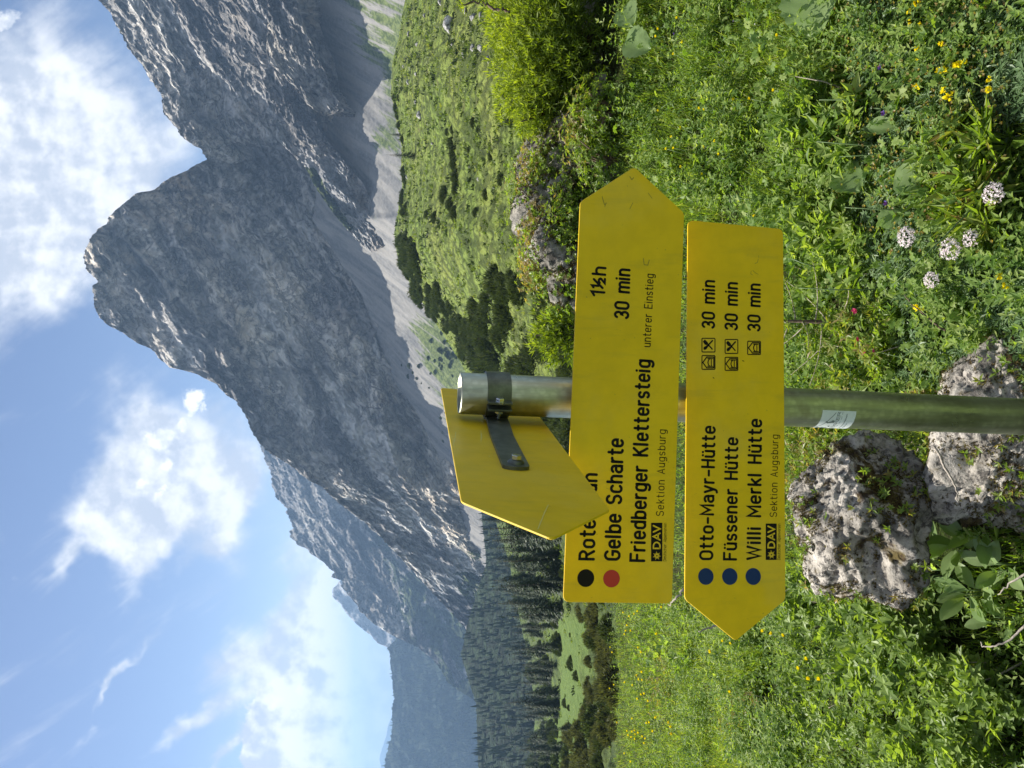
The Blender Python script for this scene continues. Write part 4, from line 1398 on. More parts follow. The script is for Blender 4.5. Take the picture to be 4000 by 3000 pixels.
G['d'] = (.40, [[(.40, 0), (.40, 1)], _bowl()])
G['p'] = (.40, [[(0, -.28), (0, XH)], _bowl()])
G['g'] = (.40, [_bowl(), [(.40, XH), (.40, -.10)] + arc(.2, -.10, .2, .18, 0, -140)])
G['s'] = (.34, [arc(.17, .54, .17, .18, 30, 180) + arc(.17, .54, .17, .18, 180, 250, 4) + arc(.17, .18, .17, .18, 70, 0, 4) + arc(.17, .18, .17, .18, 0, -150)])
G['k'] = (.36, [[(0, 0), (0, 1)], [(.34, XH), (.02, .30)], [(.12, .42), (.36, 0)]])
G['y'] = (.40, [[(0, XH), (.20, .02)], [(.40, XH), (.16, -.18), (.10, -.26), (.0, -.28)]])
G['v'] = (.36, [[(0, XH), (.18, 0), (.36, XH)]])
G['R'] = (.46, [[(0, 0), (0, 1), (.22, 1)] + arc(.22, .76, .22, .24, 90, -90) + [(0, .52)], [(.22, .52), (.46, 0)]])
G['F'] = (.42, [[(0, 0), (0, 1), (.42, 1)], [(0, .53), (.36, .53)]])
G['E'] = (.42, [[(.42, 0), (0, 0), (0, 1), (.42, 1)], [(0, .53), (.36, .53)]])
G['H'] = (.46, [[(0, 0), (0, 1)], [(.46, 0), (.46, 1)], [(0, .52), (.46, .52)]])
G['G'] = (.50, [arc(.25, .72, .25, .28, 30, 180) + arc(.25, .28, .25, .28, 180, 360) + [(.50, .48), (.28, .48)]])
G['S'] = (.46, [arc(.23, .75, .22, .25, 25, 180) + arc(.23, .75, .22, .25, 180, 240, 4) + arc(.23, .26, .23, .26, 60, 0, 4) + arc(.23, .26, .23, .26, 0, -155)])
G['K'] = (.46, [[(0, 0), (0, 1)], [(.44, 1), (0, .42)], [(.14, .60), (.46, 0)]])
G['A'] = (.48, [[(0, 0), (.24, 1), (.48, 0)], [(.08, .30), (.40, .30)]])
G['M'] = (.60, [[(0, 0), (0, 1), (.30, .30), (.60, 1), (.60, 0)]])
G['W'] = (.76, [[(0, 1), (.19, 0), (.38, .95), (.57, 0), (.76, 1)]])
G['D'] = (.48, [[(0, 0), (0, 1), (.18, 1)] + arc(.18, .5, .28, .5, 90, -90) + [(0, 0)]])
G['V'] = (.48, [[(0, 1), (.24, 0), (.48, 1)]])
G['T'] = (.44, [[(0, 1), (.44, 1)], [(.22, 1), (.22, 0)]])
G['1'] = (.20, [[(0, .80), (.20, 1), (.20, 0)]])
G['3'] = (.40, [arc(.19, .75, .19, .25, 155, -80) + arc(.19, .26, .21, .26, 80, -155)])
G['\u00bd'] = (.52, [[(0, .88), (.10, 1), (.10, .5)], [(.0, .16), (.46, .88)], arc(.40, .36, .12, .12, 160, 0, 6) + [(.50, .28), (.28, 0), (.52, 0)]])
G['-'] = (.32, [[(0, .42), (.32, .42)]])
G[' '] = (.50, [])


def stroke(pts, w, ncap=6):
    """ribbon with round caps along 2D points"""
    p = [np.array(q, float) for q in pts]
    q = [p[0]]
    for a in p[1:]:
        if np.linalg.norm(a - q[-1]) > 1e-5: q.append(a)
    p = np.array(q)
    if len(p) == 1: p = np.array([p[0], p[0] + [1e-4, 0]])
    d = norm(np.diff(p, axis=0))
    t = np.concatenate([d[:1], norm(d[1:] + d[:-1]) if len(d) > 1 else np.zeros((0, 2)), d[-1:]])
    nr_ = np.stack([-t[:, 1], t[:, 0]], -1)
    sc = np.ones(len(p))
    if len(d) > 1:
        c = np.clip(np.sum(t[1:-1] * d[1:], 1), .45, 1); sc[1:-1] = 1 / c
    L = p + nr_ * (w / 2 * sc)[:, None]; R_ = p - nr_ * (w / 2 * sc)[:, None]
    n = len(p)
    V = [L, R_]; F = [[i, i + n, i + n + 1] for i in range(n - 1)] + [[i, i + n + 1, i + 1] for i in range(n - 1)]
    k = 2 * n
    for end, sgn in ((0, -1), (n - 1, 1)):
        a0 = math.atan2(nr_[end, 1], nr_[end, 0])
        a = a0 - sgn * np.linspace(0, math.pi, ncap)
        ring = p[end] + np.stack([np.cos(a), np.sin(a)], -1) * w / 2
        V += [p[end][None], ring]
        for i in range(ncap - 1): F.append([k, k + 1 + i, k + 2 + i] if sgn < 0 else [k, k + 2 + i, k + 1 + i])
        k += ncap + 1
    return np.concatenate(V), np.array(F)


def text2d(txt, w=.135, gap=.20):
    """list of (V,F) in cap-height units; returns advance width too"""
    out = []; x = 0
    for i, ch in enumerate(txt):
        adv, st = G[ch]
        for p in st:
            V, F = stroke([(a + x, b) for a, b in p], w)
            out.append((V, F))
        x += adv + (gap if ch != ' ' else 0.0)
        if ch in '1': x += 0.02
    return out, x - gap


class Board:
    """flat sign board with local axes"""
    def __init__(s, O, ex, ey, scale=1.0):
        s.O = C0 + np.array(O) * scale
        s.ex = norm(np.array(ex, float)); ey = np.array(ey, float)
        s.ey = norm(ey - s.ex * (s.ex @ ey)); s.ez = np.cross(s.ex, s.ey)
    def loc(s, x, y):
        """photo point -> board coordinates"""
        r = ray(float(x), float(y))
        t = ((s.O - C0) @ s.ez) / (r @ s.ez)
        q = C0 + r * t - s.O
        return q @ s.ex, q @ s.ey
    def w(s, V, z=0.0):
        V = np.asarray(V, float)
        return s.O + V[:, :1] * s.ex + V[:, 1:2] * s.ey + z * s.ez


def facing(V, F, n):
    a = V[F[:, 1]] - V[F[:, 0]]; b = V[F[:, 2]] - V[F[:, 0]]
    c = np.cross(a, b) @ n
    F = F.copy(); F[c < 0] = F[c < 0][:, ::-1]
    return F

M_YEL = simple('yellow_paint', (0.74, 0.49, 0.004), 0.5, spec=0.4, noise_amt=0.05, noise_scale=30, bump=0.05, bump_scale=500)
def weather_boards():
    t = NT(M_YEL.node_tree); b = M_YEL.node_tree.nodes['Principled BSDF']
    src = b.inputs['Base Color'].links[0].from_socket
    g = t.node('ShaderNodeTexCoord').outputs['Object']
    run = t.noise(t.vmath('MULTIPLY', g, (1, 1, .16)), 55.0, 6.0, .65)
    blot = t.noise(g, 9.0, 6.0, .6); dot = t.noise(g, 160.0, 3.0, .6)
    c = t.mix(t.math('MULTIPLY', t.smooth(run, .52, .72), .22), src, (0.36, 0.27, 0.03))
    c = t.mix(t.math('MULTIPLY', t.smooth(blot, .50, .68), .16), c, (0.62, 0.50, 0.12))
    c = t.mix(t.math('MULTIPLY', t.smooth(dot, .70, .76), .55), c, (0.20, 0.15, 0.03))
    t.L.new(c, b.inputs['Base Color'])
    t.L.new(t.smooth(blot, .3, .7, .38, .60), b.inputs['Roughness'])
weather_boards()
M_BLACK = simple('black_print', (0.006, 0.005, 0.005), 0.7, spec=0.2)
M_RED = simple('red_print', (0.42, 0.02, 0.02), 0.45)
M_BLUE = simple('blue_print', (0.008, 0.03, 0.12), 0.6, spec=0.25)
M_SCUFF = simple('scuff', (0.30, 0.22, 0.02), 0.6)
M_SCRATCH = simple('scratch', (0.70, 0.62, 0.20), 0.6)


def metal_mat(name, col, rough, streak=True):
    m, t, b, out = new_mat(name)
    g = t.node('ShaderNodeTexCoord').outputs['Object']
    st = t.vmath('MULTIPLY', g, (1.0, 1.0, 0.12))
    n1 = t.noise(st, 60.0, 6.0, 0.65)
    n2 = t.noise(g, 14.0, 4.0, 0.6)
    n3 = t.noise(t.vmath('MULTIPLY', g, (1, 1, 0.05)), 220.0, 3.0, 0.6)
    c = t.mix(t.smooth(n1, 0.35, 0.68), tuple(q * .72 for q in col), tuple(min(1, q * 1.12) for q in col))
    c = t.mix(t.math('MULTIPLY', t.smooth(n3, 0.70, 0.76), 0.7), c, (0.05, 0.04, 0.035))
    t.L.new(c, b.inputs['Base Color'])
    c = t.mix(t.math('MULTIPLY', t.smooth(t.voronoi(g, 90.0), 0.25, 0.55), 0.35), c, tuple(q * .55 for q in col))
    c = t.mix(t.math('MULTIPLY', t.smooth(n2, 0.56, 0.70), 0.45), c, (0.22, 0.19, 0.12))
    t.L.new(c, b.inputs['Base Color'])
    b.inputs['Metallic'].default_value = 0.9
    t.L.new(t.smooth(n2, 0.3, 0.7, rough * .75, rough * 1.3), b.inputs['Roughness'])
    bn = t.node('ShaderNodeBump'); bn.inputs['Strength'].default_value = 0.25; bn.inputs['Distance'].default_value = 0.001
    t.L.new(n1, bn.inputs['Height']); t.L.new(bn.outputs[0], b.inputs['Normal'])
    return m
M_POLE = metal_mat('galvanised_tube', (0.47, 0.48, 0.36), 0.36)
M_STEEL = simple('dark_steel', (0.14, 0.15, 0.13), 0.45, metal=0.75, noise_amt=0.25, noise_scale=60)
M_BOLT = simple('bolt_steel', (0.62, 0.64, 0.66), 0.22, metal=0.95)
M_STICKER = simple('sticker', (0.60, 0.64, 0.63), 0.4, noise_amt=.05, noise_scale=60)
M_INK = simple('sticker_ink', (0.13, 0.16, 0.15), 0.6)

AX = norm(np.array([0.0441, 0, 1.0]))
PT = C0 + np.array([-0.0131, 1.1005, -0.118])       # top of the post, on its axis
POST = thing('signpost', 'steel tube post carrying three yellow hiking arrow boards', 'signpost',
             PT - AX * 1.75, None)
PO = np.array(POST.location)


def part(name, V, Fs, mat, parent, smooth=False, off=None, **props):
    """mesh in world coordinates under a parent standing at `off`"""
    b = MB(); b.addm(np.asarray(V) - (PO if off is None else off), Fs)
    me = b.mesh(name, [mat], smooth)
    return link(name, me, parent, **props)

# tube with an open top
def post():
    n = 48; R = .030
    a = norm(np.cross(AX, [0, 1, 0])); b = np.cross(AX, a)
    th = np.linspace(0, 2 * np.pi, n, endpoint=False)
    rings = []
    for (r, h) in ((R, -1.80), (R, -1.2), (R, -.6), (R, -.3), (R, -.002), (R - .0008, 0.0), (R - .0028, 0.0), (R - .0028, -.10)):
        rings.append(PT + AX * h + r * (np.cos(th)[:, None] * a + np.sin(th)[:, None] * b))
    V = np.concatenate(rings); m = len(rings)
    i = np.arange(m - 1)[:, None] * n; j = np.arange(n)[None]; k = (j + 1) % n
    F = np.stack([i + j, i + k, i + n + k, i + n + j], -1).reshape(-1, 4)
    me = MB(); me.addm(V - PO, [F])
    mesh = me.mesh('pole', [M_POLE], True)
    return link('pole', mesh, POST)
POLE = post()


def rounded(poly, rad, n=5):
    P = np.asarray(poly, float); out = []
    m = len(P)
    for i in range(m):
        a, b, c = P[i - 1], P[i], P[(i + 1) % m]
        r = rad[i] if hasattr(rad, '__len__') else rad
        u = norm(a - b); v = norm(c - b)
        if r <= 0: out.append(b); continue
        for t in np.linspace(0, 1, n):
            out.append((1 - t) ** 2 * (b + u * r) + 2 * t * (1 - t) * b + t * t * (b + v * r))
    return np.array(out)


def board(O, ex, ey, W, T, h, side, scale, label, rz=None):
    B = Board(O, ex, ey, scale)
    W *= scale; T *= scale; h *= scale
    r = .009 * scale
    if side > 0: poly = [(0, 0), (W, 0), (W + T, h / 2), (W, h), (0, h)]; rad = [r, r * .6, r * .7, r * .6, r]
    else: poly = [(0, 0), (-T, h / 2), (0, h), (W, h), (W, 0)][::-1]; rad = [r, r, r * .6, r * .5, r * .6]
    pl = rounded(poly, rad)
    V, Fs = prism(pl, -.0024, 0.0, (B.O, B.ex, B.ey, B.ez), 0.0005)
    o = part('sign_board', V, Fs, M_YEL, POST, label=label)
    return B, o


def put_text(B, parent, txt, p0, p1, cap, wgt=.19, gap=.25, z=.0003, name='lettering', mat=None, height_at=None):
    """p0 baseline start, p1 baseline end (photo points), cap = photo point at the top of the first capital; the text fills the span"""
    x0, y0 = B.loc(*p0); x1, y1 = B.loc(*p1); _, yc = B.loc(*cap)
    pieces, adv = text2d(txt, wgt, gap)
    H = abs(yc - y0) / (1 + wgt)
    sx = (abs(x1 - x0) - H * wgt) / adv
    mb = MB()
    # strokes keep an even width: squeeze skeletons, not the strokes
    x = 0
    for ch in txt:
        a_, st = G[ch]
        for p in st:
            pts = [((a + x) * sx, b * H) for a, b in p]
            V, F = stroke(pts, wgt * H)
            V = V + [min(x0, x1) + H * wgt / 2, 0]
            V[:, 1] += y0 + H * wgt / 2 + (y1 - y0) * (V[:, 0] - x0) / (x1 - x0)
            Wd = B.w(V, z)
            mb.addm(Wd - PO, [facing(Wd, F, B.ez)])
        x += a_ + (gap if ch != ' ' else 0.0)
    link(name, mb.mesh(name, [mat or M_BLACK], False), parent)


def put_disc(B, parent, c, r_px, mat, name='waymark_dot', label=None, z=.0003):
    x, y = B.loc(*c); x2, y2 = B.loc(c[0] + r_px, c[1])
    r = math.hypot(x2 - x, y2 - y)
    a = np.linspace(0, 2 * np.pi, 36, endpoint=False)
    V = np.stack([x + r * np.cos(a), y + r * np.sin(a)], -1)
    V = np.concatenate([V, [[x, y]]])
    F = np.array([[i, (i + 1) % 36, 36] for i in range(36)])
    Wd = B.w(V, z)
    part(name, Wd, [facing(Wd, F, B.ez)], mat, parent, label=label)


def put_shapes(B, parent, name, shapes, box, z=.0003, mat=None):
    """shapes in a unit square (x right, y up) mapped to box = photo (x_top, x_bottom, y_left, y_right)"""
    xt, xb, yl, yr = box
    bl = np.array(B.loc(xb, yl)); br = np.array(B.loc(xb, yr)); tl = np.array(B.loc(xt, yl))
    ux = br - bl; uy = tl - bl
    mb = MB()
    for sh in shapes:
        if sh[0] == 's':
            V, F = stroke([bl + a * ux + b * uy for a, b in sh[2]], sh[1] * np.linalg.norm(uy))
        else:
            V = np.array([bl + a * ux + b * uy for a, b in sh[1]])
            from mathutils.geometry import tessellate_polygon
            F = np.array(tessellate_polygon([[Vector((v[0], v[1], 0)) for v in V]]))
        Wd = B.w(V, z + (sh[3] if len(sh) > 3 else 0))
        mb.addm(Wd - PO, [facing(Wd, F, B.ez)])
    link(name, mb.mesh(name, [mat or M_BLACK], False), parent)


def logo(B, parent, box, sub):
    """black plate with a flower star and three letters, small line below"""
    xt, xb, yl, yr = box
    bl = np.array(B.loc(xb, yl)); br = np.array(B.loc(xb, yr)); tl = np.array(B.loc(xt, yl)); tr = np.array(B.loc(xt, yr))
    Wd = B.w([bl, br, tr, tl], .0003)
    plate = part('emblem_plate', Wd, [facing(Wd, np.array([[0, 1, 2], [0, 2, 3]]), B.ez)], M_BLACK, parent)
    asp = np.linalg.norm(br - bl) / np.linalg.norm(tl - bl)
    star = []
    cx, cy = .145, .5
    for k in range(14):
        a = k * 2 * math.pi / 14 + .1; ro = .40 if k % 2 == 0 else .27; wd = .055
        ca, sa = math.cos(a), math.sin(a)
        f = lambda r, t: (cx + (r * ca - t * sa) / asp, cy + r * sa + t * ca)
        star.append(('p', [f(.14, -wd), f(ro, 0), f(.14, wd)]))
    star += [('p', [(cx + .16 / asp * math.cos(q), cy + .16 * math.sin(q)) for q in np.linspace(0, 5.8, 10)])]
    put_shapes(B, parent, 'emblem_star', star, box, .0006, M_YEL)
    put_shapes(B, parent, 'emblem_star_eye', [('p', [(cx + .06 / asp * math.cos(q), cy + .06 * math.sin(q)) for q in np.linspace(0, 5.6, 8)])], box, .0009, M_BLACK)
    L = []
    x = .335
    for ch, wd in (('D', .19), ('A', .20), ('V', .19)):
        a_, st = G[ch]
        for p in st:
            L.append(('s', .13, [(x + a / .48 * wd * .86, .22 + b * .58) for a, b in p]))
        x += wd + (.005 if ch == 'A' else .03)
    put_shapes(B, parent, 'emblem_letters', L, box, .0006, M_YEL)
    put_text(B, parent, 'Deutscher Alpenverein', sub[0], sub[1], sub[2], .10, .16)

HUT = [('s', .065, [(.08, .04), (.92, .04), (.96, .08), (.96, .92), (.92, .96), (.08, .96), (.04, .92), (.04, .08), (.08, .04)]),
       ('s', .075, [(.14, .12), (.86, .12), (.86, .62), (.5, .90), (.14, .62), (.14, .12)]),
       ('s', .06, [(.24, .20), (.24, .55)]), ('s', .06, [(.76, .20), (.76, .55)]), ('s', .06, [(.24, .30), (.76, .30)]),
       ('s', .07, [(.24, .40), (.34, .50), (.5, .54), (.66, .50), (.76, .40)])]
FORK = [('s', .065, [(.08, .04), (.92, .04), (.96, .08), (.96, .92), (.92, .96), (.08, .96), (.04, .92), (.04, .08), (.08, .04)]),
        ('s', .09, [(.24, .24), (.62, .60)]), ('p', [(.50, .62), (.54, .76), (.74, .90), (.88, .76), (.70, .56), (.60, .52)]),
        ('s', .10, [(.80, .22), (.48, .54)]), ('p', [(.56, .50), (.36, .84), (.24, .86), (.17, .78), (.22, .66), (.46, .46)])]

# upper board, arrow to the right
B1, o1 = board((-0.2881, 0.9554, -0.3822), (0.9955, 0.0713, -0.0623), (0.0623, 0.0022, 0.9981), .5244, .0563, .147, 1, 1.05, 'upper yellow board pointing right')
put_disc(B1, o1, (2288, 2258), 33, M_BLACK, label='black dot')
put_disc(B1, o1, (2388.5, 2260), 32.5, M_RED, label='red dot')
put_text(B1, o1, 'Rote Fl\u00fch', (2323.6, 2190), (2335.7, 1849), (2258.5, 2190))
put_text(B1, o1, 'Gelbe Scharte', (2424, 2191), (2438, 1713.5), (2358, 2191))
put_text(B1, o1, 'Friedberger Klettersteig', (2520.7, 2196), (2543, 1405.6), (2457.4, 2196))
put_text(B1, o1, 'Sektion Augsburg', (2593, 2016), (2601, 1678.5), (2561.7, 2016), .105)
logo(B1, o1, (2543, 2587, 2192.6, 2042), ((2602, 2192), (2604, 2043), (2590, 2192)))
put_text(B1, o1, '1\u00bdh', (2364, 1161.5), (2369.7, 1042), (2305.7, 1161.5))
put_text(B1, o1, '30 min', (2458, 1248), (2463.6, 1051), (2397, 1248), gap=.24)
put_text(B1, o1, 'unterer Einstieg', (2541.7, 1356.8), (2554, 1071), (2508.5, 1356.8), .125)
# lower board, arrow to the left
B2, o2 = board((-0.2975, 0.9767, -0.5558), (0.993, 0.1058, -0.0533), (0.0532, 0.0035, 0.9986), .5269, .0548, .147, -1, 1.05, 'lower yellow board pointing left')
for c in ((2757, 2251.8), (2850.5, 2251.8), (2942, 2251.8)): put_disc(B2, o2, c, 30, M_BLUE)
put_text(B2, o2, 'Otto-Mayr-H\u00fctte', (2786.3, 2188.8), (2796, 1664), (2730, 2188.8))
put_text(B2, o2, 'F\u00fcssener H\u00fctte', (2879, 2190), (2884.8, 1708.8), (2823.5, 2190))
put_text(B2, o2, 'Willi Merkl H\u00fctte', (2971.9, 2188.8), (2977.6, 1637), (2914.6, 2188.8))
put_text(B2, o2, 'Sektion Augsburg', (3034.9, 2019.8), (3040.6, 1698.5), (3006, 2019.8), .105)
logo(B2, o2, (2990.8, 3033.7, 2187, 2045), ((3048, 2187), (3049, 2046), (3036, 2187)))
put_text(B2, o2, '30 min', (2793.7, 1285), (2794, 1095.5), (2739.5, 1285))
put_text(B2, o2, '30 min', (2883, 1291.8), (2883, 1103.6), (2829, 1291.8))
put_text(B2, o2, '30 min', (2971.5, 1296), (2972, 1109), (2918, 1296))
put_shapes(B2, o2, 'pictogram', FORK, (2739.5, 2794.8, 1377.4, 1319.4))
put_shapes(B2, o2, 'pictogram', HUT, (2739.5, 2794.8, 1445, 1387))
put_shapes(B2, o2, 'pictogram', FORK, (2830, 2884, 1383, 1324))
put_shapes(B2, o2, 'pictogram', HUT, (2830, 2884, 1449, 1393.7))
put_shapes(B2, o2, 'pictogram', HUT, (2918, 2972.6, 1387, 1331))


def scuffs(B, parent, lines_, w, mat, z=.00028, flip=1):
    for pts in lines_:
        q = [B.loc(*p) for p in pts]
        V, F = stroke(q, w if len(pts) > 2 else w * .7, 4)
        Wd = B.w(V, z)
        part('scuff_mark', Wd, [facing(Wd, F, B.ez * flip)], mat, parent)
scuffs(B1, o1, [[(2352, 768), (2358, 790), (2362, 800), (2368, 794)], [(2368, 792), (2362, 808)], [(2472, 792), (2460, 816)], [(2460, 690), (2468, 702), (2475, 694)], [(2532, 754), (2547, 775)],
                [(2513, 1010), (2516, 1034), (2530, 1036), (2536, 1016)], [(2450, 726), (2452, 728)], [(2598, 975), (2600, 977)]], .0011, M_SCUFF)
scuffs(B2, o2, [[(2963, 998), (2964, 1008)], [(2948, 1030), (2958, 1026), (2962, 1012)], [(2940, 1056), (2950, 1066), (2962, 1072)], [(2934, 1058), (2932, 1070), (2940, 1074)]], .0007, M_SCUFF)
scuffs(B2, o2, [[(2785, 1474), (2789, 1478)], [(2900, 1409), (2906, 1411)]], .0014, M_BLACK)

# third board, seen from behind, running towards the viewer
B3, o3 = board((-0.0207, 1.351, -0.2587), (-0.1667, -0.9847, 0.0507), (0.0791, 0.0379, 0.9962), .633, .088, .147, 1, 1.0, 'blank back of the third yellow board running towards the viewer')
scuffs(B3, o3, [[(1878, 1688), (1878, 1735)], [(1880, 1700), (1881, 1716), (1879, 1728)], [(1780, 1695), (1776, 1730), (1770, 1748), (1773, 1720)], [(2100, 2078), (2125, 2015), (2141, 1982)], [(1910, 1788), (1911, 1794)]], .0008, M_SCRATCH, -.00275, -1)

# clamp ring of the third board
def clamp(vx, hgt, parent, gap_deg=9.0, bolts=True):
    zc = np.interp(vx, [1795, 2240, 3080, 4000], [0.0, 0.1685, 0.5208, 0.9351])
    c = PT - AX * zc
    a = norm(np.cross(AX, [0, 1, 0])); a = a if a[0] > 0 else -a          # to the right
    b = norm(np.cross(AX, a)); b = b if b[1] < 0 else -b                   # towards the viewer
    g = math.radians(gap_deg); mid = math.radians(-22)                       # slot a little left of the front
    th = np.linspace(mid + g / 2, mid + 2 * math.pi - g / 2, 60)
    r0, r1 = .0303, .0335
    prof = [(r0, -hgt / 2), (r1, -hgt / 2), (r1, hgt / 2), (r0, hgt / 2)]
    V = np.concatenate([c + AX * z + r * (np.sin(th)[:, None] * a + np.cos(th)[:, None] * b) for r, z in prof])
    n = len(th); F = []
    for k in range(4):
        k2 = (k + 1) % 4
        F += [[k * n + i, k * n + i + 1, k2 * n + i + 1, k2 * n + i] for i in range(n - 1)]
    F += [[0, n, 2 * n, 3 * n], [n - 1, 4 * n - 1, 3 * n - 1, 2 * n - 1]]
    ring = part('clamp', V, [np.array(F)], M_STEEL, parent)
    for sgn in (-1, 1):
        t = mid + sgn * g / 2
        d = math.sin(t) * a + math.cos(t) * b; s_ = (math.cos(t) * a - math.sin(t) * b) * sgn
        poly = [(0.0300, -hgt / 2), (0.0470, -hgt / 2), (0.0470, hgt / 2), (0.0300, hgt / 2)]
        Vp, Fp = prism(poly, 0.0, .0032, (c, d, AX, s_), .0004)
        part('clamp_flange', Vp, Fp, M_STEEL, ring)
        if bolts:
            bc = c + d * .0395 + s_ * .0032
            th6 = np.linspace(0, 2 * np.pi, 6, endpoint=False) + .3
            hexp = np.stack([np.cos(th6), np.sin(th6)], -1) * .0062
            Vp, Fp = prism(hexp, 0, .0052, (bc, d, AX, s_), .0005)
            bo = part('bolt' if sgn > 0 else 'nut', Vp, Fp, M_BOLT, ring)
            if sgn < 0:
                Vp, Fp = tube([bc, bc + s_ * .014], [.0028, .0026], 10)
                part('bolt_thread', Vp, Fp, M_BOLT, ring)
            else:
                Vp, Fp = tube([bc - s_ * .002, bc + s_ * .0006], [.008, .008], 14)
                part('washer', Vp, Fp, M_BOLT, ring)
    return ring, c, a, b
CL3, cc, ca_, cb_ = clamp(1937, .034, POST)
clamp(2400, .034, POST, bolts=False)
clamp(2880, .034, POST, bolts=False)

# strap from the clamp to the back of the third board
def strap():
    hgt = .031
    up = norm(B3.ey * .6 + AX * .4)
    zoff = 0.0
    pt = lambda s_, gap: B3.O + B3.ex * s_ + B3.ey * (((cc - B3.O) @ B3.ey)) - B3.ez * gap
    sx = lambda yw: (B3.O[1] - yw) / -B3.ex[1]
    c0 = cc - ca_ * .034
    end = .50
    line_ = np.array([c0 - cb_ * .012, c0 + cb_ * .004, c0 + cb_ * .012, c0 + cb_ * .022 - ca_ * .003, pt(sx(1.040), .010), pt(sx(1.00), .0052), pt(sx(.94), .0048), pt(sx(.855), .0048)])
    tdir = norm(np.gradient(line_, axis=0))
    side = norm(np.cross(tdir, up))
    th = .0042
    n = len(line_)
    V = np.concatenate([line_ + side * th / 2 - up * hgt / 2, line_ - side * th / 2 - up * hgt / 2, line_ - side * th / 2 + up * hgt / 2, line_ + side * th / 2 + up * hgt / 2])
    # rounded end: lengthen the middle
    F = []
    for k in range(4):
        k2 = (k + 1) % 4
        F += [[k * n + i, k * n + i + 1, k2 * n + i + 1, k2 * n + i] for i in range(n - 1)]
    F += [[0, n, 2 * n, 3 * n], [n - 1, 4 * n - 1, 3 * n - 1, 2 * n - 1]]
    o = part('strap', V, [np.array(F)], M_STEEL, POST)
    # half-round end plate
    e = line_[-1]; t = tdir[-1]; s_ = side[-1]
    a = np.linspace(-math.pi / 2, math.pi / 2, 12)
    poly = np.stack([.008 * np.cos(a), hgt / 2 * np.sin(a)], -1)
    Vp, Fp = prism(poly, -th / 2, th / 2, (e, t, up, s_ if (s_ @ np.cross(t, up)) > 0 else -s_), 0)
    part('strap_end', Vp, Fp, M_STEEL, o)
    outw = -B3.ez
    bc = line_[-1] - t * .010 + outw * th * .5 - up * .001
    th_ = np.linspace(0, 2 * np.pi, 24, endpoint=False)
    dome = []
    for r, h in ((.0100, 0.0), (.0098, .0012), (.0080, .0030), (.0058, .0040)):
        dome.append(bc + outw * h + r * (np.cos(th_)[:, None] * t + np.sin(th_)[:, None] * up))
    V = np.concatenate(dome + [(bc + outw * .0042)[None]])
    F = [[k * 24 + i, k * 24 + (i + 1) % 24, (k + 1) * 24 + (i + 1) % 24, (k + 1) * 24 + i] for k in range(3) for i in range(24)]
    F3 = [[72 + i, 72 + (i + 1) % 24, 96] for i in range(24)]
    part('washer', V, [np.array(F), np.array(F3)], M_STEEL, o, True)
    th6 = np.linspace(0, 2 * np.pi, 6, endpoint=False)
    hexp = np.stack([np.cos(th6), np.sin(th6)], -1) * .0060
    Vp, Fp = prism(hexp, .004, .0092, (bc, t, up, outw if (outw @ np.cross(t, up)) > 0 else outw), .0004)
    part('bolt', Vp, Fp, M_BOLT, o)
strap()

# sticker on the post
def sticker():
    a = norm(np.cross(AX, [0, 1, 0])); a = a if a[0] > 0 else -a
    b = norm(np.cross(AX, a)); b = b if b[1] < 0 else -b
    zt = np.interp(3152, [1795, 2240, 3080, 4000], [0.0, 0.1685, 0.5208, 0.9351]); zb = np.interp(3278, [1795, 2240, 3080, 4000], [0.0, 0.1685, 0.5208, 0.9351])
    W_, H_ = math.radians(98), zb - zt
    def m(uv, off):
        uv = np.asarray(uv, float)
        th = math.radians(-4) - (1 - uv[:, 0]) * W_
        z = zb - uv[:, 1] * H_
        return PT - AX * z[:, None] + (.030 + off) * (np.sin(th)[:, None] * a + np.cos(th)[:, None] * b)
    n = 24
    U = np.linspace(0, 1, n)
    V = np.concatenate([m(np.c_[U, np.zeros(n)], .0003), m(np.c_[U, np.ones(n)], .0003)])
    F = np.array([[i, i + 1, n + i + 1, n + i] for i in range(n - 1)])
    o = part('sticker', V, [F], M_STICKER, POLE, True)
    mb = MB()
    def ln(pts, w):
        pts = np.array(pts, float)
        dense = [pts[0]]
        for p, q in zip(pts[:-1], pts[1:]):
            for t in np.linspace(0, 1, 5)[1:]: dense.append(p + (q - p) * t)
        Vv, Ff = stroke(dense, w, 4)
        mb.addm(m(Vv, .0006) - PO, [Ff])
    ln([(.93, .60), (.76, .72), (.60, .80), (.50, .86), (.30, .97)], .018)
    ln([(.62, .80), (.58, .74), (.60, .66), (.66, .62)], .05)
    ln([(.60, .70), (.62, .58)], .06); ln([(.60, .66), (.66, .58)], .035)
    ln([(.30, .97), (.26, .90), (.24, .84), (.28, .78), (.24, .72)], .04); ln([(.28, .80), (.24, .70), (.30, .66)], .05)
    ln([(.42, .66), (.40, .62), (.36, .62)], .03)
    x = .30
    for ch in 'EKKER':
        ad, st = G[ch]
        for p in st: ln([(x + q[0] * .26, .46 + q[1] * .085) for q in p], .014)
        x += .135
    ln([(.25, .40), (.95, .40)], .010)
    for y0, x0, x1 in ((.26, .30, .88), (.17, .32, .56)):
        xx = x0
        while xx < x1:
            ln([(xx, y0), (xx + .03, y0 + .02), (xx + .05, y0)], .014); xx += .055
    link('sticker_print', mb.mesh('sticker_print', [M_INK], False), o)
sticker()
#PART4
# ---------------------------------------------------------------- meadow plants
BOULD = [(3330, 2010, 2.22, .19), (3900, 1640, 1.98, .20)]
BC = [(at(np.array(float(x)), np.array(float(y)), d), r) for x, y, d, r in BOULD]


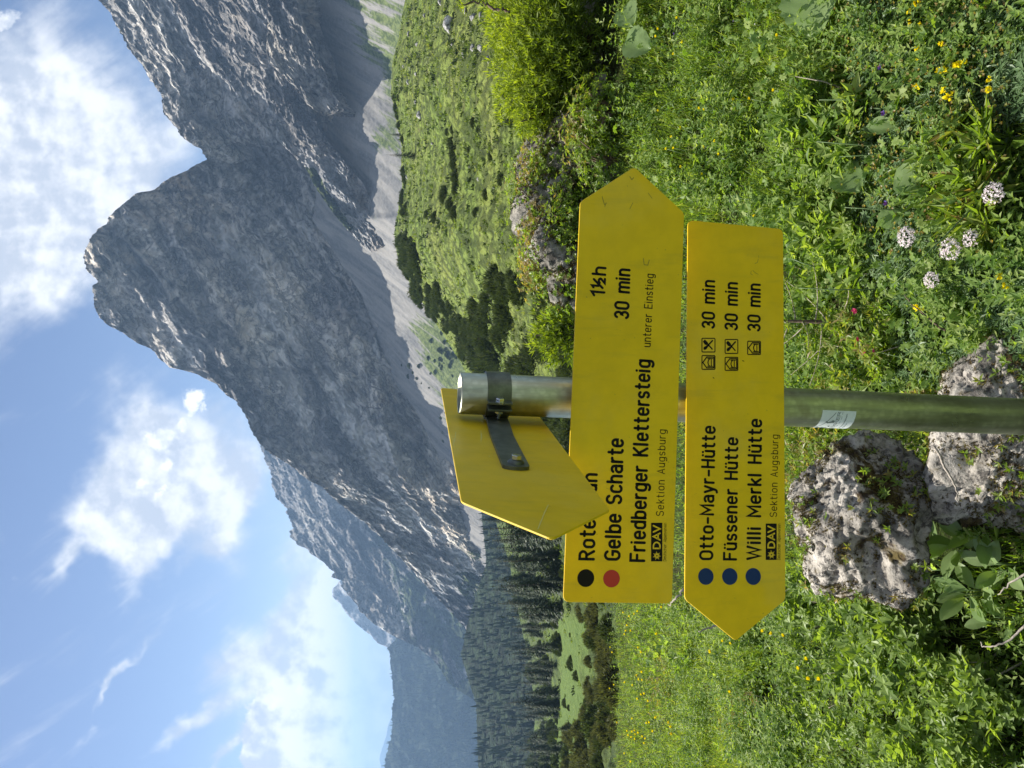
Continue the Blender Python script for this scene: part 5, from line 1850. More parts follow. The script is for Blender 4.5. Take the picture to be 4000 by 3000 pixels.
def samp(n, x0, x1, y0, y1, cond=None, power=1.3, dref=3.0, avoid=True):
    """points on the near ground, spread over a window of the view; thinner close by"""
    x = rng.uniform(x0, x1, n); y = rng.uniform(y0, y1, n)
    k = np.ones(n, bool) if cond is None else cond(x, y)
    x, y = x[k], y[k]
    P, ok = cast(x, y)
    dist = np.linalg.norm(P - C0, axis=1)
    ok &= rng.random(len(P)) < np.clip((dist / dref) ** power, 0.05, 1)
    if avoid:
        for c, r in BC:
            ok &= np.linalg.norm(P[:, :2] - c[None, :2], axis=1) > r * .85
    return P[ok], x[ok], y[ok]


def patchy(P, sc, seed):
    return fbm(np.stack([P[:, 0] / sc, P[:, 1] / sc, P[:, 2] * 0], -1), 3, .5, seed)


def zone_free(x, y):
    """thin the meadow herbs where the low willows and the broad rosettes grow"""
    z = ((x > 3200) & (y > 2150) & (y < 3150)) | ((x > 3480) & (y > 1800) & (y < 2500))
    return ~z | (rng.random(len(x)) < .18)


def outside_signs(x, y):
    return np.ones(len(x), bool)          # the meadow goes on behind the boards too

def notoutcrop(x, y):
    return ~((y < 1140) & (x < 2470))

def add_grass(S, P, L=(.05, .13), W=(.0018, .0036), lean=.45, v0=.5, vs=.2, curl=.35):
    pn = patchy(P, .28, 91)
    k = pn + rng.random(len(P)) * .5 > -.12
    P = P[k]; pn = pn[k]; v0 = v0[k] if hasattr(v0, '__len__') else v0
    n = len(P)
    gl = np.clip(1 + .9 * pn, .5, 1.7)
    d = rand_dir(n, 0) * lean; d[:, 2] = 1
    S.add(P - [0, 0, .01], d, rand_dir(n) * [1, 1, .3], rng.uniform(*L, n) * gl, rng.uniform(*W, n) * 1.25, 'blade', v0 + rng.normal(size=n) * vs, curl)

# 1 grass
S = Leaves()
P, x, y = samp(165000, 2370, 4350, -900, 4000, lambda x, y: outside_signs(x, y) & zone_free(x, y) & notoutcrop(x, y) & ~((x > 3250) & (y > 1050) & (y < 1600)), 1.1, 3.2)
vb = .52 + .30 * patchy(P, .5, 3)
add_grass(S, P, (.045, .12), v0=vb)
P, x, y = samp(42000, 2340, 3000, 2330, 3800, None, 1.0, 4.0)
add_grass(S, P, (.07, .17), (.002, .004), v0=.62 + .2 * patchy(P, .4, 5), lean=.55)
P, x, y = samp(12000, 2440, 3150, -100, 1000, None, 1.0, 3.0)
add_grass(S, P, (.05, .11), (.002, .0038), v0=.55, lean=.8)
link('meadow_grass', S.mesh('meadow_grass', M_GRASS), None, kind='stuff', label='green meadow grass')

# 2 low broad herbs between the grass
S = Leaves()
P, x, y = samp(48000, 2350, 4350, -900, 4000, lambda x, y: outside_signs(x, y) & zone_free(x, y) & notoutcrop(x, y), 1.2, 3.2)
k = patchy(P, .30, 9) > -.22; P = P[k]; n = len(P)
h = rng.uniform(.01, .05, n) + .07 * np.clip(patchy(P, .25, 17), 0, 1) * rng.random(n)
P = P + np.stack([0 * h, 0 * h, h], -1)
big = 1 + .8 * smoothstep(.1, .5, patchy(P, .6, 13))
rosettes(S, P, rand_dir(n, 1.3), 3, rng.uniform(.011, .022, n) * big, rng.uniform(.006, .012, n) * big, (50, 88), 'oval4', .45 + .3 * patchy(P, .3, 4) + rng.normal(size=n) * .15)
link('meadow_herbs', S.mesh('meadow_herbs', M_HERB), None, kind='stuff', label='low leafy herbs among the meadow grass')

# 2b taller leafy stems in clumps
S = Leaves()
P, x, y = samp(8500, 2400, 4300, -800, 3900, lambda x, y: outside_signs(x, y) & zone_free(x, y) & notoutcrop(x, y), 1.0, 3.2)
k = patchy(P, .38, 101) > .08; P = P[k]; n = len(P)
hs = rng.uniform(.07, .20, n); ln_ = rng.normal(size=(n, 2)) * .12; vv = .5 + rng.normal(size=n) * .2; LL = rng.uniform(.018, .040, n)
for q_ in (.3, .5, .7, .88, 1.0):
    Q = P + np.c_[ln_ * (hs * q_)[:, None], hs * q_]
    rosettes(S, Q, rand_dir(n, 3.0), 3 if q_ < 1 else 4, LL * (1.15 - .5 * q_), LL * (.42 - .15 * q_), (45, 80) if q_ < 1 else (15, 45), 'oval4', vv + .2 * q_ - .1, .25)
S.add(P, np.c_[ln_, np.ones(n)], rand_dir(n) * [1, 1, .1], hs, .0035 + 0 * hs, 'blade', vv, 0)
link('leafy_stems', S.mesh('leafy_stems', M_HERB), None, kind='stuff', label='taller leafy stems standing in clumps in the meadow')

S = Leaves()
P, x, y = samp(5600, 2400, 3150, 2330, 3800, None, .8, 4.0)
k = patchy(P, .5, 131) > .0; P = P[k]; n = len(P)
hs = rng.uniform(.08, .22, n); ln_ = rng.normal(size=(n, 2)) * .15; vv = .6 + rng.normal(size=n) * .22; LL = rng.uniform(.022, .050, n)
for q_ in (.3, .55, .8, 1.0):
    Q = P + np.c_[ln_ * (hs * q_)[:, None], hs * q_]
    rosettes(S, Q, rand_dir(n, 3.0), 3, LL * (1.2 - .5 * q_), LL * (.45 - .15 * q_), (35, 80), 'oval4', vv, .25)
link('meadow_clumps', S.mesh('meadow_clumps', M_HERB), None, kind='stuff', label='leafy clumps in the left flower meadow')

# 3 divided leaves of taller herbs, mostly on the right
S = Leaves()
P, x, y = samp(4200, 2480, 4000, -100, 1600, lambda x, y: outside_signs(x, y) & ((x > 3000) | (rng.random(len(x)) < .3)), 1.2, 3.0)
k = patchy(P, .4, 21) > -.25; P = P[k]; n = len(P)
h = rng.uniform(.03, .14, n)
P = P + np.stack([0 * h, 0 * h, h], -1)
d = rand_dir(n, .3); nn = rand_dir(n, 1.6)
S.add(P, d, nn, rng.uniform(.022, .046, n), rng.uniform(.016, .028, n), 'palm', .60 + rng.normal(size=n) * .22, .2)
P, x, y = samp(4200, 2480, 4200, 2250, 3900, zone_free, 1.2, 3.0)
n = len(P); P[:, 2] += rng.uniform(.03, .12, n)
S.add(P, rand_dir(n, .3), rand_dir(n, 1.6), rng.uniform(.015, .03, n), rng.uniform(.010, .018, n), 'palm', .6 + rng.normal(size=n) * .2, .2)
link('divided_leaf_herbs', S.mesh('divided_leaf_herbs', M_HERB), None, kind='stuff', label='herbs with deeply cut leaves')

# 4 silvery five-finger leaves low on the right
S = Leaves()
P, x, y = samp(5200, 3420, 4150, -150, 1500, lambda x, y: ~((x > 3760) & (y > 470) & (y < 960)) | (rng.random(len(x)) < .2), 1.0, 2.4)
k = patchy(P, .3, 31) > -.3; P = P[k]; n = len(P)
P[:, 2] += rng.uniform(.03, .10, n)
rosettes(S, P, rand_dir(n, 2.0), 7, rng.uniform(.016, .028, n), rng.uniform(.0045, .0075, n), (62, 86), 'oval4', .5 + rng.normal(size=n) * .2, .1)
link('silvery_herbs', S.mesh('silvery_herbs', M_SILVER), None, kind='stuff', label='silvery green finger leaved herbs')

# buds of the same plants
S = Leaves()
P, x, y = samp(900, 3400, 4100, -100, 1000, None, 1.0, 2.4); n = len(P)
P[:, 2] += rng.uniform(.08, .14, n)
rosettes(S, P, rand_dir(n, 2.0), 5, .008 + 0 * h[:1].repeat(n), .006 + 0 * h[:1].repeat(n), (20, 50), 'oval4', .95 + 0 * rng.random(n), .1)
link('herb_buds', S.mesh('herb_buds', M_SHRUB), None, kind='stuff', label='small yellow green buds')


# ---- shrubs: each one a thing with stems and foliage
def shrub(name, label, boxes, n, mat, L, W, k=6, hgt=(.05, .30), tpl='oval4', tilt=(40, 80), v0=.5, group=None, cat='shrub', lift=0.0, seed=0, stems=14, cond=None, upw=1.2, base_z=None, patch=.25, vtop=.35):
    """boxes: photo windows (x0,x1,y0,y1) of the feet"""
    Ps = []
    tot = sum((b[1] - b[0]) * (b[3] - b[2]) for b in boxes)
    for b in boxes:
        m = int(n * (b[1] - b[0]) * (b[3] - b[2]) / tot)
        x = rng.uniform(b[0], b[1], m); y = rng.uniform(b[2], b[3], m)
        # rounded outline
        cx, cy = (b[0] + b[1]) / 2, (b[2] + b[3]) / 2
        r2 = ((x - cx) / (b[1] - b[0]) * 2) ** 2 + ((y - cy) / (b[3] - b[2]) * 2) ** 2
        q = r2 < 1.05 + .35 * rng.random(m)
        P, ok = cast(x[q], y[q]); Ps.append(P[ok])
    P = np.concatenate(Ps)
    P = P[patchy(P, .20, seed + 150) > -.22]; n = len(P)
    c = P.mean(0)
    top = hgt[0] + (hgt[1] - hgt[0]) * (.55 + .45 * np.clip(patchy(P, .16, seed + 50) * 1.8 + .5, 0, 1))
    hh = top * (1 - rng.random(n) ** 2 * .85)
    P = P.copy(); P[:, 2] += hh
    o = thing(name, label, cat, c, None, group)
    S = Leaves()
    sc = rng.uniform(.75, 1.4, n)
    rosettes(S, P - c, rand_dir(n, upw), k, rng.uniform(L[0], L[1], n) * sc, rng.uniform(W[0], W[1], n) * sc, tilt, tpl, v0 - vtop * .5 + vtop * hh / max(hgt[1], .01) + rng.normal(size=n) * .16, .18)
    link('foliage', S.mesh('foliage', mat), o, kind='stuff')
    mb = MB()
    idx = rng.choice(n, min(stems, n), replace=False)
    for i in idx:
        t_ = P[i] - c; b_ = t_ + np.array([rng.normal() * .05, rng.normal() * .05, -hh[i] - .01])
        m_ = (t_ + b_) / 2 + rng.normal(size=3) * .015
        V, F = tube([b_, m_, t_], [.003, .0022, .0012], 5); mb.addm(V, F)
    link('stems', mb.mesh('stems', [M_TWIG]), o, kind='stuff')
    return o

# leafy willow and heath shrubs of the lower left
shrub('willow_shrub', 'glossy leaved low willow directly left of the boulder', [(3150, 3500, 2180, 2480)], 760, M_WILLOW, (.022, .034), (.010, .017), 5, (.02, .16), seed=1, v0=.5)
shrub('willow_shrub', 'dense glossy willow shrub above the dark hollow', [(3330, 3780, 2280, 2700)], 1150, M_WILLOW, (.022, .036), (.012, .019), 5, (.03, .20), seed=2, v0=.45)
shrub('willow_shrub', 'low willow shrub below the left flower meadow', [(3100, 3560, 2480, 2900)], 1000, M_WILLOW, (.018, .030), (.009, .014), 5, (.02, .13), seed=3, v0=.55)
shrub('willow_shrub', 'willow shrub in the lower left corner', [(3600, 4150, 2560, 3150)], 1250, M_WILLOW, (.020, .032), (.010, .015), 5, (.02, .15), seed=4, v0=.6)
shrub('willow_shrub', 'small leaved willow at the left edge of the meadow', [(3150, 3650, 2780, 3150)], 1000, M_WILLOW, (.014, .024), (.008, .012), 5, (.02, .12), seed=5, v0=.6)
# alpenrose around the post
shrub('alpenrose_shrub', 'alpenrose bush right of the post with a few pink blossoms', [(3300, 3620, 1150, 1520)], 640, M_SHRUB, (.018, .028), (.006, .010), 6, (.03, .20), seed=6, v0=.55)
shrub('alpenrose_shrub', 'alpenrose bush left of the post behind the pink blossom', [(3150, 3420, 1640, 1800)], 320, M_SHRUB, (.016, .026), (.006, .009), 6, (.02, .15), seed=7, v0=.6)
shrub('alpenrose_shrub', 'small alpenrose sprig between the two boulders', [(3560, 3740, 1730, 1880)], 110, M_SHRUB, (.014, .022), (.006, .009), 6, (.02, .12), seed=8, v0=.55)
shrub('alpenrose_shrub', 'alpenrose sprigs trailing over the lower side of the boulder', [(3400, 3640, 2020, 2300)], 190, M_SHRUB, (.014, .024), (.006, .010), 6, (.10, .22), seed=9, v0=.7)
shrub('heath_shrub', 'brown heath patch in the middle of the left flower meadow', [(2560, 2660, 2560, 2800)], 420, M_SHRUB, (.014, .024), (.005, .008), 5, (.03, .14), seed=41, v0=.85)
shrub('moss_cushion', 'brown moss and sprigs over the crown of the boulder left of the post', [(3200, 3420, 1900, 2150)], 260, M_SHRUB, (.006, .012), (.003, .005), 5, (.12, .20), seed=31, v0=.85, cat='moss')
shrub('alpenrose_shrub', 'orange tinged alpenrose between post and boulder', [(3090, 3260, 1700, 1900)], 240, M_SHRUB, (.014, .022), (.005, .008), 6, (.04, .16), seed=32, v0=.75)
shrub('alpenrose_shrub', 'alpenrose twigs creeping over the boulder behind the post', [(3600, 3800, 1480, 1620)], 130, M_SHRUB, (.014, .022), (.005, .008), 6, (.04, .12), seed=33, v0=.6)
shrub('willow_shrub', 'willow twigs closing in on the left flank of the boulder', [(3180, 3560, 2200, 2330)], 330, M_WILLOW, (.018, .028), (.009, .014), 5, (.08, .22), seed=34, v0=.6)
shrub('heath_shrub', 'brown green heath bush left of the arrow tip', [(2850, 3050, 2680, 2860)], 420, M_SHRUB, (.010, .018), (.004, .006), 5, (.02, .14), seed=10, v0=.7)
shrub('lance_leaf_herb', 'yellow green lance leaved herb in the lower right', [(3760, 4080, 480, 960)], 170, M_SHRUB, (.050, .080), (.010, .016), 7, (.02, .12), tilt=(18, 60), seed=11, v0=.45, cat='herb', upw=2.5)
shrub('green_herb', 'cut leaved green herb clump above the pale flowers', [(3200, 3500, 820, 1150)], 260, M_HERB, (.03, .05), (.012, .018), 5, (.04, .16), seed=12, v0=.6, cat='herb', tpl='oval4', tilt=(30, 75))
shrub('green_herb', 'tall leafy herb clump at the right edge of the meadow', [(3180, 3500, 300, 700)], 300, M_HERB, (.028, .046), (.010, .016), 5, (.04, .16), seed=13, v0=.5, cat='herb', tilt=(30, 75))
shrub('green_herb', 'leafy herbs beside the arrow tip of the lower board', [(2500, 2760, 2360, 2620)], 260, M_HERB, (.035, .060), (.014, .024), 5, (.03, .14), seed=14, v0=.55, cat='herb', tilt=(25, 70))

# ---- plants on the outcrop (feet above the rock)
def crown_bush(name, label, cx, cy, d, R, n, mat, L, W, k, seed, tpl='oval4', v0=.5, tilt=(40, 80), cat='shrub', upw=.6, flat=.7):
    c = at(np.array(float(cx)), np.array(float(cy)), d)
    o = thing(name, label, cat, c)
    S = Leaves(); r = np.random.default_rng(seed)
    P = r.normal(size=(n, 3)); P = P / np.linalg.norm(P, axis=1)[:, None] * (r.random(n)[:, None] ** .45)
    P = P * (1 + .35 * fbm(P * 2.2 + seed, 2, .5, seed)[:, None])
    ax = norm(P + [0, 0, upw])
    P = P * np.array(R)
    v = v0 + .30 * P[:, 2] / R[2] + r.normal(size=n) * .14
    rosettes(S, P, norm(ax + r.normal(size=(n, 3)) * .35), k, r.uniform(L[0], L[1], n), r.uniform(W[0], W[1], n), tilt, tpl, v, .2)
    link('foliage', S.mesh('foliage', mat), o, kind='stuff')
    mb = MB()
    for i in range(12):
        e = P[i * 3]; V, F = tube([[0, 0, -R[2] * .9], e * .5 + [0, 0, -R[2] * .2], e], [.010, .006, .002], 5); mb.addm(V, F)
    link('stems', mb.mesh('stems', [M_BARK]), o, kind='stuff')
    return o
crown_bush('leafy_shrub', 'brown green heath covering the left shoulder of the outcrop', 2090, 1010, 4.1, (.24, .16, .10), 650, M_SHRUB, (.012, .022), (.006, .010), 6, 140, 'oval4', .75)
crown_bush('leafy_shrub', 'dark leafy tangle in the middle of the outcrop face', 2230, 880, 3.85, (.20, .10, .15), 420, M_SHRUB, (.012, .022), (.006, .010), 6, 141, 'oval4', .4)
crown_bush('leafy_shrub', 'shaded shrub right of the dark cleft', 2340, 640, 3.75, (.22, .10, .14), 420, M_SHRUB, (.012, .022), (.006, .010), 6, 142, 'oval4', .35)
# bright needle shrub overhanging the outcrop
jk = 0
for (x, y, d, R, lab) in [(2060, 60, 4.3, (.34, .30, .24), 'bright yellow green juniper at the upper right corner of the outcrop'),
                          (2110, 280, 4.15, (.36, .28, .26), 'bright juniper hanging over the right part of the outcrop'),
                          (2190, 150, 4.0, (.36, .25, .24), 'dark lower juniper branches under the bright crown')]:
    crown_bush('juniper_bush', lab, x, y, d, R, 2500, M_JUNIPER, (.030, .055), (.006, .010), 5, 70 + jk, 'tri', .62 if jk < 2 else .3, (15, 50)); jk += 1  # third bush gets darker needles: shade below the crown put into the colour
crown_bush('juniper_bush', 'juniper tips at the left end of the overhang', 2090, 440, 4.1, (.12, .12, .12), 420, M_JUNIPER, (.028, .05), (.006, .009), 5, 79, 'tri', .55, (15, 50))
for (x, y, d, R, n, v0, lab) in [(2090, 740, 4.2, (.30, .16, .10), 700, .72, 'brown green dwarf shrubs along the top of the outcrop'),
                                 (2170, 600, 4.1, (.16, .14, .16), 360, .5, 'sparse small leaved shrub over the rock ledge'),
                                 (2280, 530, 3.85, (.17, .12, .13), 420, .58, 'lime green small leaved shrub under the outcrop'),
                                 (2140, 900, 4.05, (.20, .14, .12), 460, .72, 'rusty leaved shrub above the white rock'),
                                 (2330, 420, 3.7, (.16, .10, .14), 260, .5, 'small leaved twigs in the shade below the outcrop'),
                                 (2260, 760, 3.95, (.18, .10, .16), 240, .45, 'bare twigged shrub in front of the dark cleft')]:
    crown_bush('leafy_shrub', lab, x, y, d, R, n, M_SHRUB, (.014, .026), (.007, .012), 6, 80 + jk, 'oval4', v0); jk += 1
crown_bush('young_pine', 'bright young pine shoots just right of the post below the hill', 2190, 1310, 9.0, (.35, .3, .35), 420, M_JUNIPER, (.08, .12), (.018, .026), 5, 90, 'tri', .45, (10, 45), cat='tree')


def overgrow(rocks, label, n, seed, spec, thr=.05, name='moss_cushion', cat='moss'):
    """moss tufts and sprigs rooted on the upper and front faces of rocks"""
    r = np.random.default_rng(seed)
    Ps = []; Ns = []
    for o in rocks:
        mw = np.array((o.parent.matrix_basis @ o.matrix_basis) if o.parent else o.matrix_basis)
        V = np.empty(len(o.data.vertices) * 3, np.float32); o.data.vertices.foreach_get('co', V); V = V.reshape(-1, 3)
        N = np.empty_like(V).ravel(); o.data.vertices.foreach_get('normal', N); N = N.reshape(-1, 3)
        Ps.append(V @ mw[:3, :3].T + mw[:3, 3]); Ns.append(N @ mw[:3, :3].T)
    P = np.concatenate(Ps); N = norm(np.concatenate(Ns))
    m = fbm(P / .11 + seed, 3, .55, seed)
    w = (m > thr) & (N[:, 2] * .7 - N[:, 1] * .5 > -.1)
    i = r.choice(np.nonzero(w)[0], min(n, int(w.sum())), replace=False)
    P, N = P[i], N[i]; c = P.mean(0)
    o = thing(name, label, cat, c)
    for (mat, share, L, W, k, tpl, v0, up, pn) in spec:
        q = r.random(len(P)) < share; S = Leaves(); m_ = int(q.sum())
        rosettes(S, P[q] - c + N[q] * up * r.random(m_)[:, None], norm(N[q] + [0, 0, .6] + r.normal(size=(m_, 3)) * .3), k, r.uniform(*L, m_), r.uniform(*W, m_), (20, 75), tpl, v0 + r.normal(size=m_) * .18, .15)
        link(pn, S.mesh(pn, mat), o, kind='stuff')
M_MOSS = leaf_mat('moss', [(0.03, 0.02, 0.01), (0.075, 0.055, 0.02), (0.12, 0.11, 0.03)], 0.2, rough=.8, spec=.1)
_b1, _b2 = [o for o in COL.objects if o.name in ('boulder', 'boulder.001')][:2]
_sp = [(M_MOSS, .85, (.004, .009), (.002, .004), 5, 'tri', .5, .004, 'moss'), (M_SHRUB, .10, (.012, .020), (.005, .008), 6, 'oval4', .62, .03, 'sprigs')]
overgrow([_b1], 'brown moss and leafy sprigs on the boulder left of the post', 2600, 3, _sp, .12)
overgrow([_b2], 'moss and sprigs in the hollows of the boulder behind the post', 1800, 4, _sp, .18)
overgrow([o for o in OUT.children], 'dark moss and small leaved creepers over the rock outcrop', 6500, 5,
         [(M_MOSS, .6, (.012, .026), (.005, .010), 5, 'tri', .4, .01, 'moss'), (M_SHRUB, .40, (.014, .026), (.007, .012), 6, 'oval4', .5, .07, 'sprigs')], -.12)

# ---- big leaves, every leaf a part
def big_leaf_mesh(kind, seed):
    r = np.random.default_rng(seed)
    n, m = 15, 9
    u = np.linspace(0, 1, n)[:, None]; v = np.linspace(-1, 1, m)[None]
    if kind == 'round': w = np.sin(np.pi * u ** .72) ** .62 * .52 * (1 + .06 * np.sin(u * 40))
    elif kind == 'spoon': w = np.sin(np.pi * u ** 1.15) ** .9 * .24 + .015
    else: w = np.sin(np.pi * u ** .85) ** .9 * .30
    X = u + 0 * v - (.10 * (v ** 2) * (1 - u) if kind == 'round' else 0 * v)
    Y = w * v
    Z = -.16 * u ** 2 + .16 * (np.abs(v)) ** 1.2 * w * 1.4
    if kind == 'round': Z = Z + .020 * np.sin(u * 26 + np.abs(v) * 6) * np.abs(v) + .03 * np.sin(5 * v + seed) * u
    if kind == 'pleat': Z = Z + .018 * np.cos(v * 6 * np.pi) * np.sin(np.pi * u)
    P = np.stack([X, Y, Z], -1).reshape(-1, 3) + r.normal(size=(n * m, 3)) * .003
    i = np.arange(n - 1)[:, None] * m; j = np.arange(m - 1)[None]
    F = np.stack([i + j, i + m + j, i + m + j + 1, i + j + 1], -1).reshape(-1, 4)
    return make_mesh('leaf', P, F, [M_BIGLEAF], True, {'v': np.full(n * m, r.random())})
BL = {k: [big_leaf_mesh(k, q) for q in range(3)] for k in ('round', 'spoon', 'pleat')}


def leaf_plant(name, label, cat, base, leaves, group=None, stalk=True):
    """leaves: (kind, dx, dy, dz, azimuth, pitch, size)"""
    o = thing(name, label, cat, base, None, group)
    for i, (kind, dx, dy, dz, az, pi_, sz) in enumerate(leaves):
        l = link('leaf', BL[kind][i % 3], o, (dx, dy, dz), (rng.normal() * .3, -math.radians(pi_), math.radians(az)))
        l.scale = (sz, sz, sz)
        if stalk:
            V, F = tube([[dx * .2, dy * .2, -.02], [dx * .7, dy * .7, dz * .6], [dx, dy, dz]], [.0022, .002, .0016], 5)
            b = MB(); b.addm(V, F); link('stalk', b.mesh('stalk', [M_STALK]), o)
    return o
M_STALK = simple('green_stalk', (0.10, 0.16, 0.05), 0.5)

def rosplant(x, y, n, sz, label, kind='spoon', lift=.09, tl=(15, 55), group=None, cat='herb', name='broadleaf_herb'):
    p = g1(x, y)
    L = []
    a0 = rng.random() * 360
    for i in range(n):
        a = a0 + i * 360 / n + rng.normal() * 12
        r = .012
        L.append((kind, r * math.cos(math.radians(a)), r * math.sin(math.radians(a)), lift * rng.uniform(.4, 1.2), a, rng.uniform(*tl), sz * rng.uniform(.8, 1.15)))
    return leaf_plant(name, label, cat, p, L, group)

for (x, y, n, sz, lab) in [(3690, 2010, 6, .085, 'broad leaved rosette in the sun under the boulder'), (3800, 1960, 6, .090, 'broad leaved rosette beside the grey twig'),
                           (3830, 2120, 7, .095, 'broad leaved rosette in the middle of the lower edge'), (3950, 2060, 6, .090, 'broad leaved rosette at the bottom below the boulder behind the post'),
                           (3990, 2210, 6, .080, 'broad leaved rosette at the lower edge beside a bent twig'), (3760, 2230, 6, .085, 'shaded broad leaved rosette at the rim of the hollow'),
                           (3900, 2310, 6, .085, 'broad leaved rosette in the deep shade of the hollow'), (3720, 2380, 5, .070, 'small broad leaved rosette under the willow'),
                           (4010, 2420, 5, .070, 'broad leaved rosette far down in the hollow'), (2640, 2500, 6, .11, 'broad leaved plant near the arrow tip'), (2590, 2600, 6, .10, 'broad leaved plant left of the boards in the flower meadow'),
                           (3420, 1000, 5, .07, 'leafy rosette above the pale pink flowers')]:
    rosplant(x, y, n, sz, lab, 'spoon' if x > 3000 else 'pleat', .09 if x > 3000 else .08, (15, 60) if x > 3000 else (30, 70))


def bigsingle(x, y, d, sz, label, kind='round', az=-90, pitch=-10, name='butterbur', roll=0.0, up=.12):
    sz *= .85
    P, ok = cast(np.array([float(x)]), np.array([float(y)]), up)
    g = P[0]; zb = float(g[2])
    o = thing(name, label, 'herb', (g[0], g[1], zb))
    # the blade leans toward the viewer; az turns its tip within that plane
    nrm = Vector((0.15 + roll * .008, -0.55, 0.82)).normalized()
    r = Vector((1, 0, 0)) - nrm * nrm.x; r.normalize(); u = nrm.cross(r)
    a = math.radians(az); ax = r * math.cos(a) + u * math.sin(a); ay = nrm.cross(ax)
    l = link('leaf', BL[kind][int(x) % 3], o)
    c = -ax * sz * .45
    l.matrix_local = Matrix(((ax.x * sz, ay.x * sz, nrm.x * sz, c.x), (ax.y * sz, ay.y * sz, nrm.y * sz, c.y), (ax.z * sz, ay.z * sz, nrm.z * sz, c.z + up), (0, 0, 0, 1)))
    V, F = tube([[.01, .02, -.03], [c.x * .4, .03, up * .5], [c.x, c.y, c.z + up]], [.003, .0028, .0024], 6)
    b = MB(); b.addm(V, F); link('stalk', b.mesh('stalk', [M_STALK]), o)
    return o
bigsingle(2450, 60, 3.4, .15, 'pale wavy butterbur leaf highest at the right edge', az=-150, pitch=20, roll=25)
bigsingle(2490, 170, 3.35, .16, 'large pale butterbur leaf with wavy rim below the juniper', az=-120, pitch=25, roll=-20)
bigsingle(3170, 20, 2.6, .22, 'large round butterbur leaf cut by the right edge', az=-175, pitch=5)
bigsingle(3310, 700, 2.35, .115, 'round butterbur leaf above the pale pink flowers', az=-140, pitch=35, roll=15)
bigsingle(3560, 700, 2.2, .10, 'flat round leaf beside the purple seed heads', az=-100, pitch=30, roll=-15)
bigsingle(3480, 850, 2.2, .07, 'small dark butterbur leaf left of the round one', az=-60, pitch=15)
bigsingle(3290, 420, 2.4, .12, 'striped pleated leaf in the right meadow', kind='pleat', az=-70, pitch=55, roll=30, name='false_hellebore')
bigsingle(3440, 490, 2.4, .10, 'second pleated leaf below the striped one', kind='pleat', az=-100, pitch=30, roll=-20, name='false_hellebore')

# ---- flowers
def flower_cup(seed, npet=8, r=.5, openness=50):
    S = Leaves(); rr = np.random.default_rng(seed)
    for ring, (k, op, sz) in enumerate([(npet, openness, .55), (npet, openness * .6, .5)]):
        for i in range(k):
            a = i * 6.283 / k + ring * .4
            rad = np.array([math.cos(a), math.sin(a), 0]); o_ = math.radians(op)
            d = np.sin(o_) * rad + np.array([0, 0, math.cos(o_)])
            nn_ = -math.cos(o_) * rad + np.array([0, 0, math.sin(o_)])
            S.add(np.zeros((1, 3)) - [0, 0, .1], d[None], nn_[None], sz, .42, 'oval', np.array([rr.random()]), -.5)
    return S
YF = [flower_cup(k, 6).mesh('petals', M_YELLOW, True) for k in range(2)]
PF = [flower_cup(k + 5, 5, openness=62).mesh('petals', M_PINK, True) for k in range(2)]
WF = [flower_cup(k + 9, 8, openness=82).mesh('petals', M_WHITE, True) for k in range(1)]
VF = [flower_cup(k + 12, 5, openness=70).mesh('petals', M_PURPLE, True) for k in range(1)]
_b = MB(); _V, _F = tube([[.01, 0, -1], [0.03, .02, -.5], [0, 0, 0]], [.012, .010, .008], 5); _b.addm(_V, _F)
STEM = _b.mesh('stem', [M_STALK])


def flower(x, y, size, meshes, label, group, name='yellow_flower', up=.10, k=0, cat='flower'):
    """head appears at the photo point, stem reaches down to the ground"""
    P, ok = cast(np.array([float(x)]), np.array([float(y)]), up)
    p = P[0] + [0, 0, up]
    o = thing(name, label, cat, p, (rng.normal() * .3, rng.normal() * .3, k), group)
    a = link('petals', meshes[k % len(meshes)], o); a.scale = (size, size, size)
    b = link('stem', STEM, o); b.scale = (.12, .12, up + .02)
    return o
T4 = [(1340, 545), (1370, 430), (1410, 410), (1590, 575), (1630, 355), (1215, 680), (1230, 720), (1440, 680), (1465, 720), (1430, 910), (1470, 880), (1445, 940), (1475, 945), (1330, 965), (1435, 1095), (1390, 1255),
      (1270, 1290), (1510, 1295), (1530, 1285), (1560, 1360), (1350, 1355), (1390, 1360), (1420, 1385), (1385, 1410), (1415, 1425), (1490, 1455), (1500, 1420), (1705, 1330), (1710, 1375), (1330, 1540), (1380, 1605),
      (1465, 1060), (1490, 1055), (1245, 985), (1380, 545), (1330, 575), (1350, 500), (1410, 1350), (1440, 1370), (1360, 1390), (1475, 1400), (1320, 400), (1435, 385), (1210, 1015), (1690, 1290), (1580, 1250), (1520, 1110), (1395, 990)]
k = 0
for (a, b) in T4:
    flower(1800 + a / 2.074, 2200 + b / 2.074, .036, YF, 'tiny yellow blossom in the left flower meadow beyond the boards', 'yellow blossoms of the left meadow', up=.21, k=k); k += 1
for (x, y, lab) in [(2774, 2542, 'yellow globe blossom furthest left below the arrow tip'), (2825, 2502, 'yellow globe blossom hard by the arrow tip'), (2857, 2512, 'yellow blossom just under the arrow tip'),
                    (2982, 2465, 'largest yellow blossom right of the arrow tip line'), (3016, 2477, 'yellow blossom beside the largest one near the arrow tip'), (3062, 2480, 'lowest yellow blossom of the row near the arrow tip'),
                    (2774, 2545, 'yellow blossom behind the globe blossom at the arrow tip'), (3122, 2609, 'big yellow globeflower above the left willow shrub'), (3161, 2650, 'yellow globeflower below the big one'),
                    (3203, 2652, 'small yellow globeflower nearest the willow shrub'), (3154, 2572, 'yellow globeflower to the right of the big one'), (2852, 2700, 'yellow blossom above the brown heath bush')]:
    flower(x, y, .026, YF, lab, None, 'yellow_flower', .22, k); k += 1
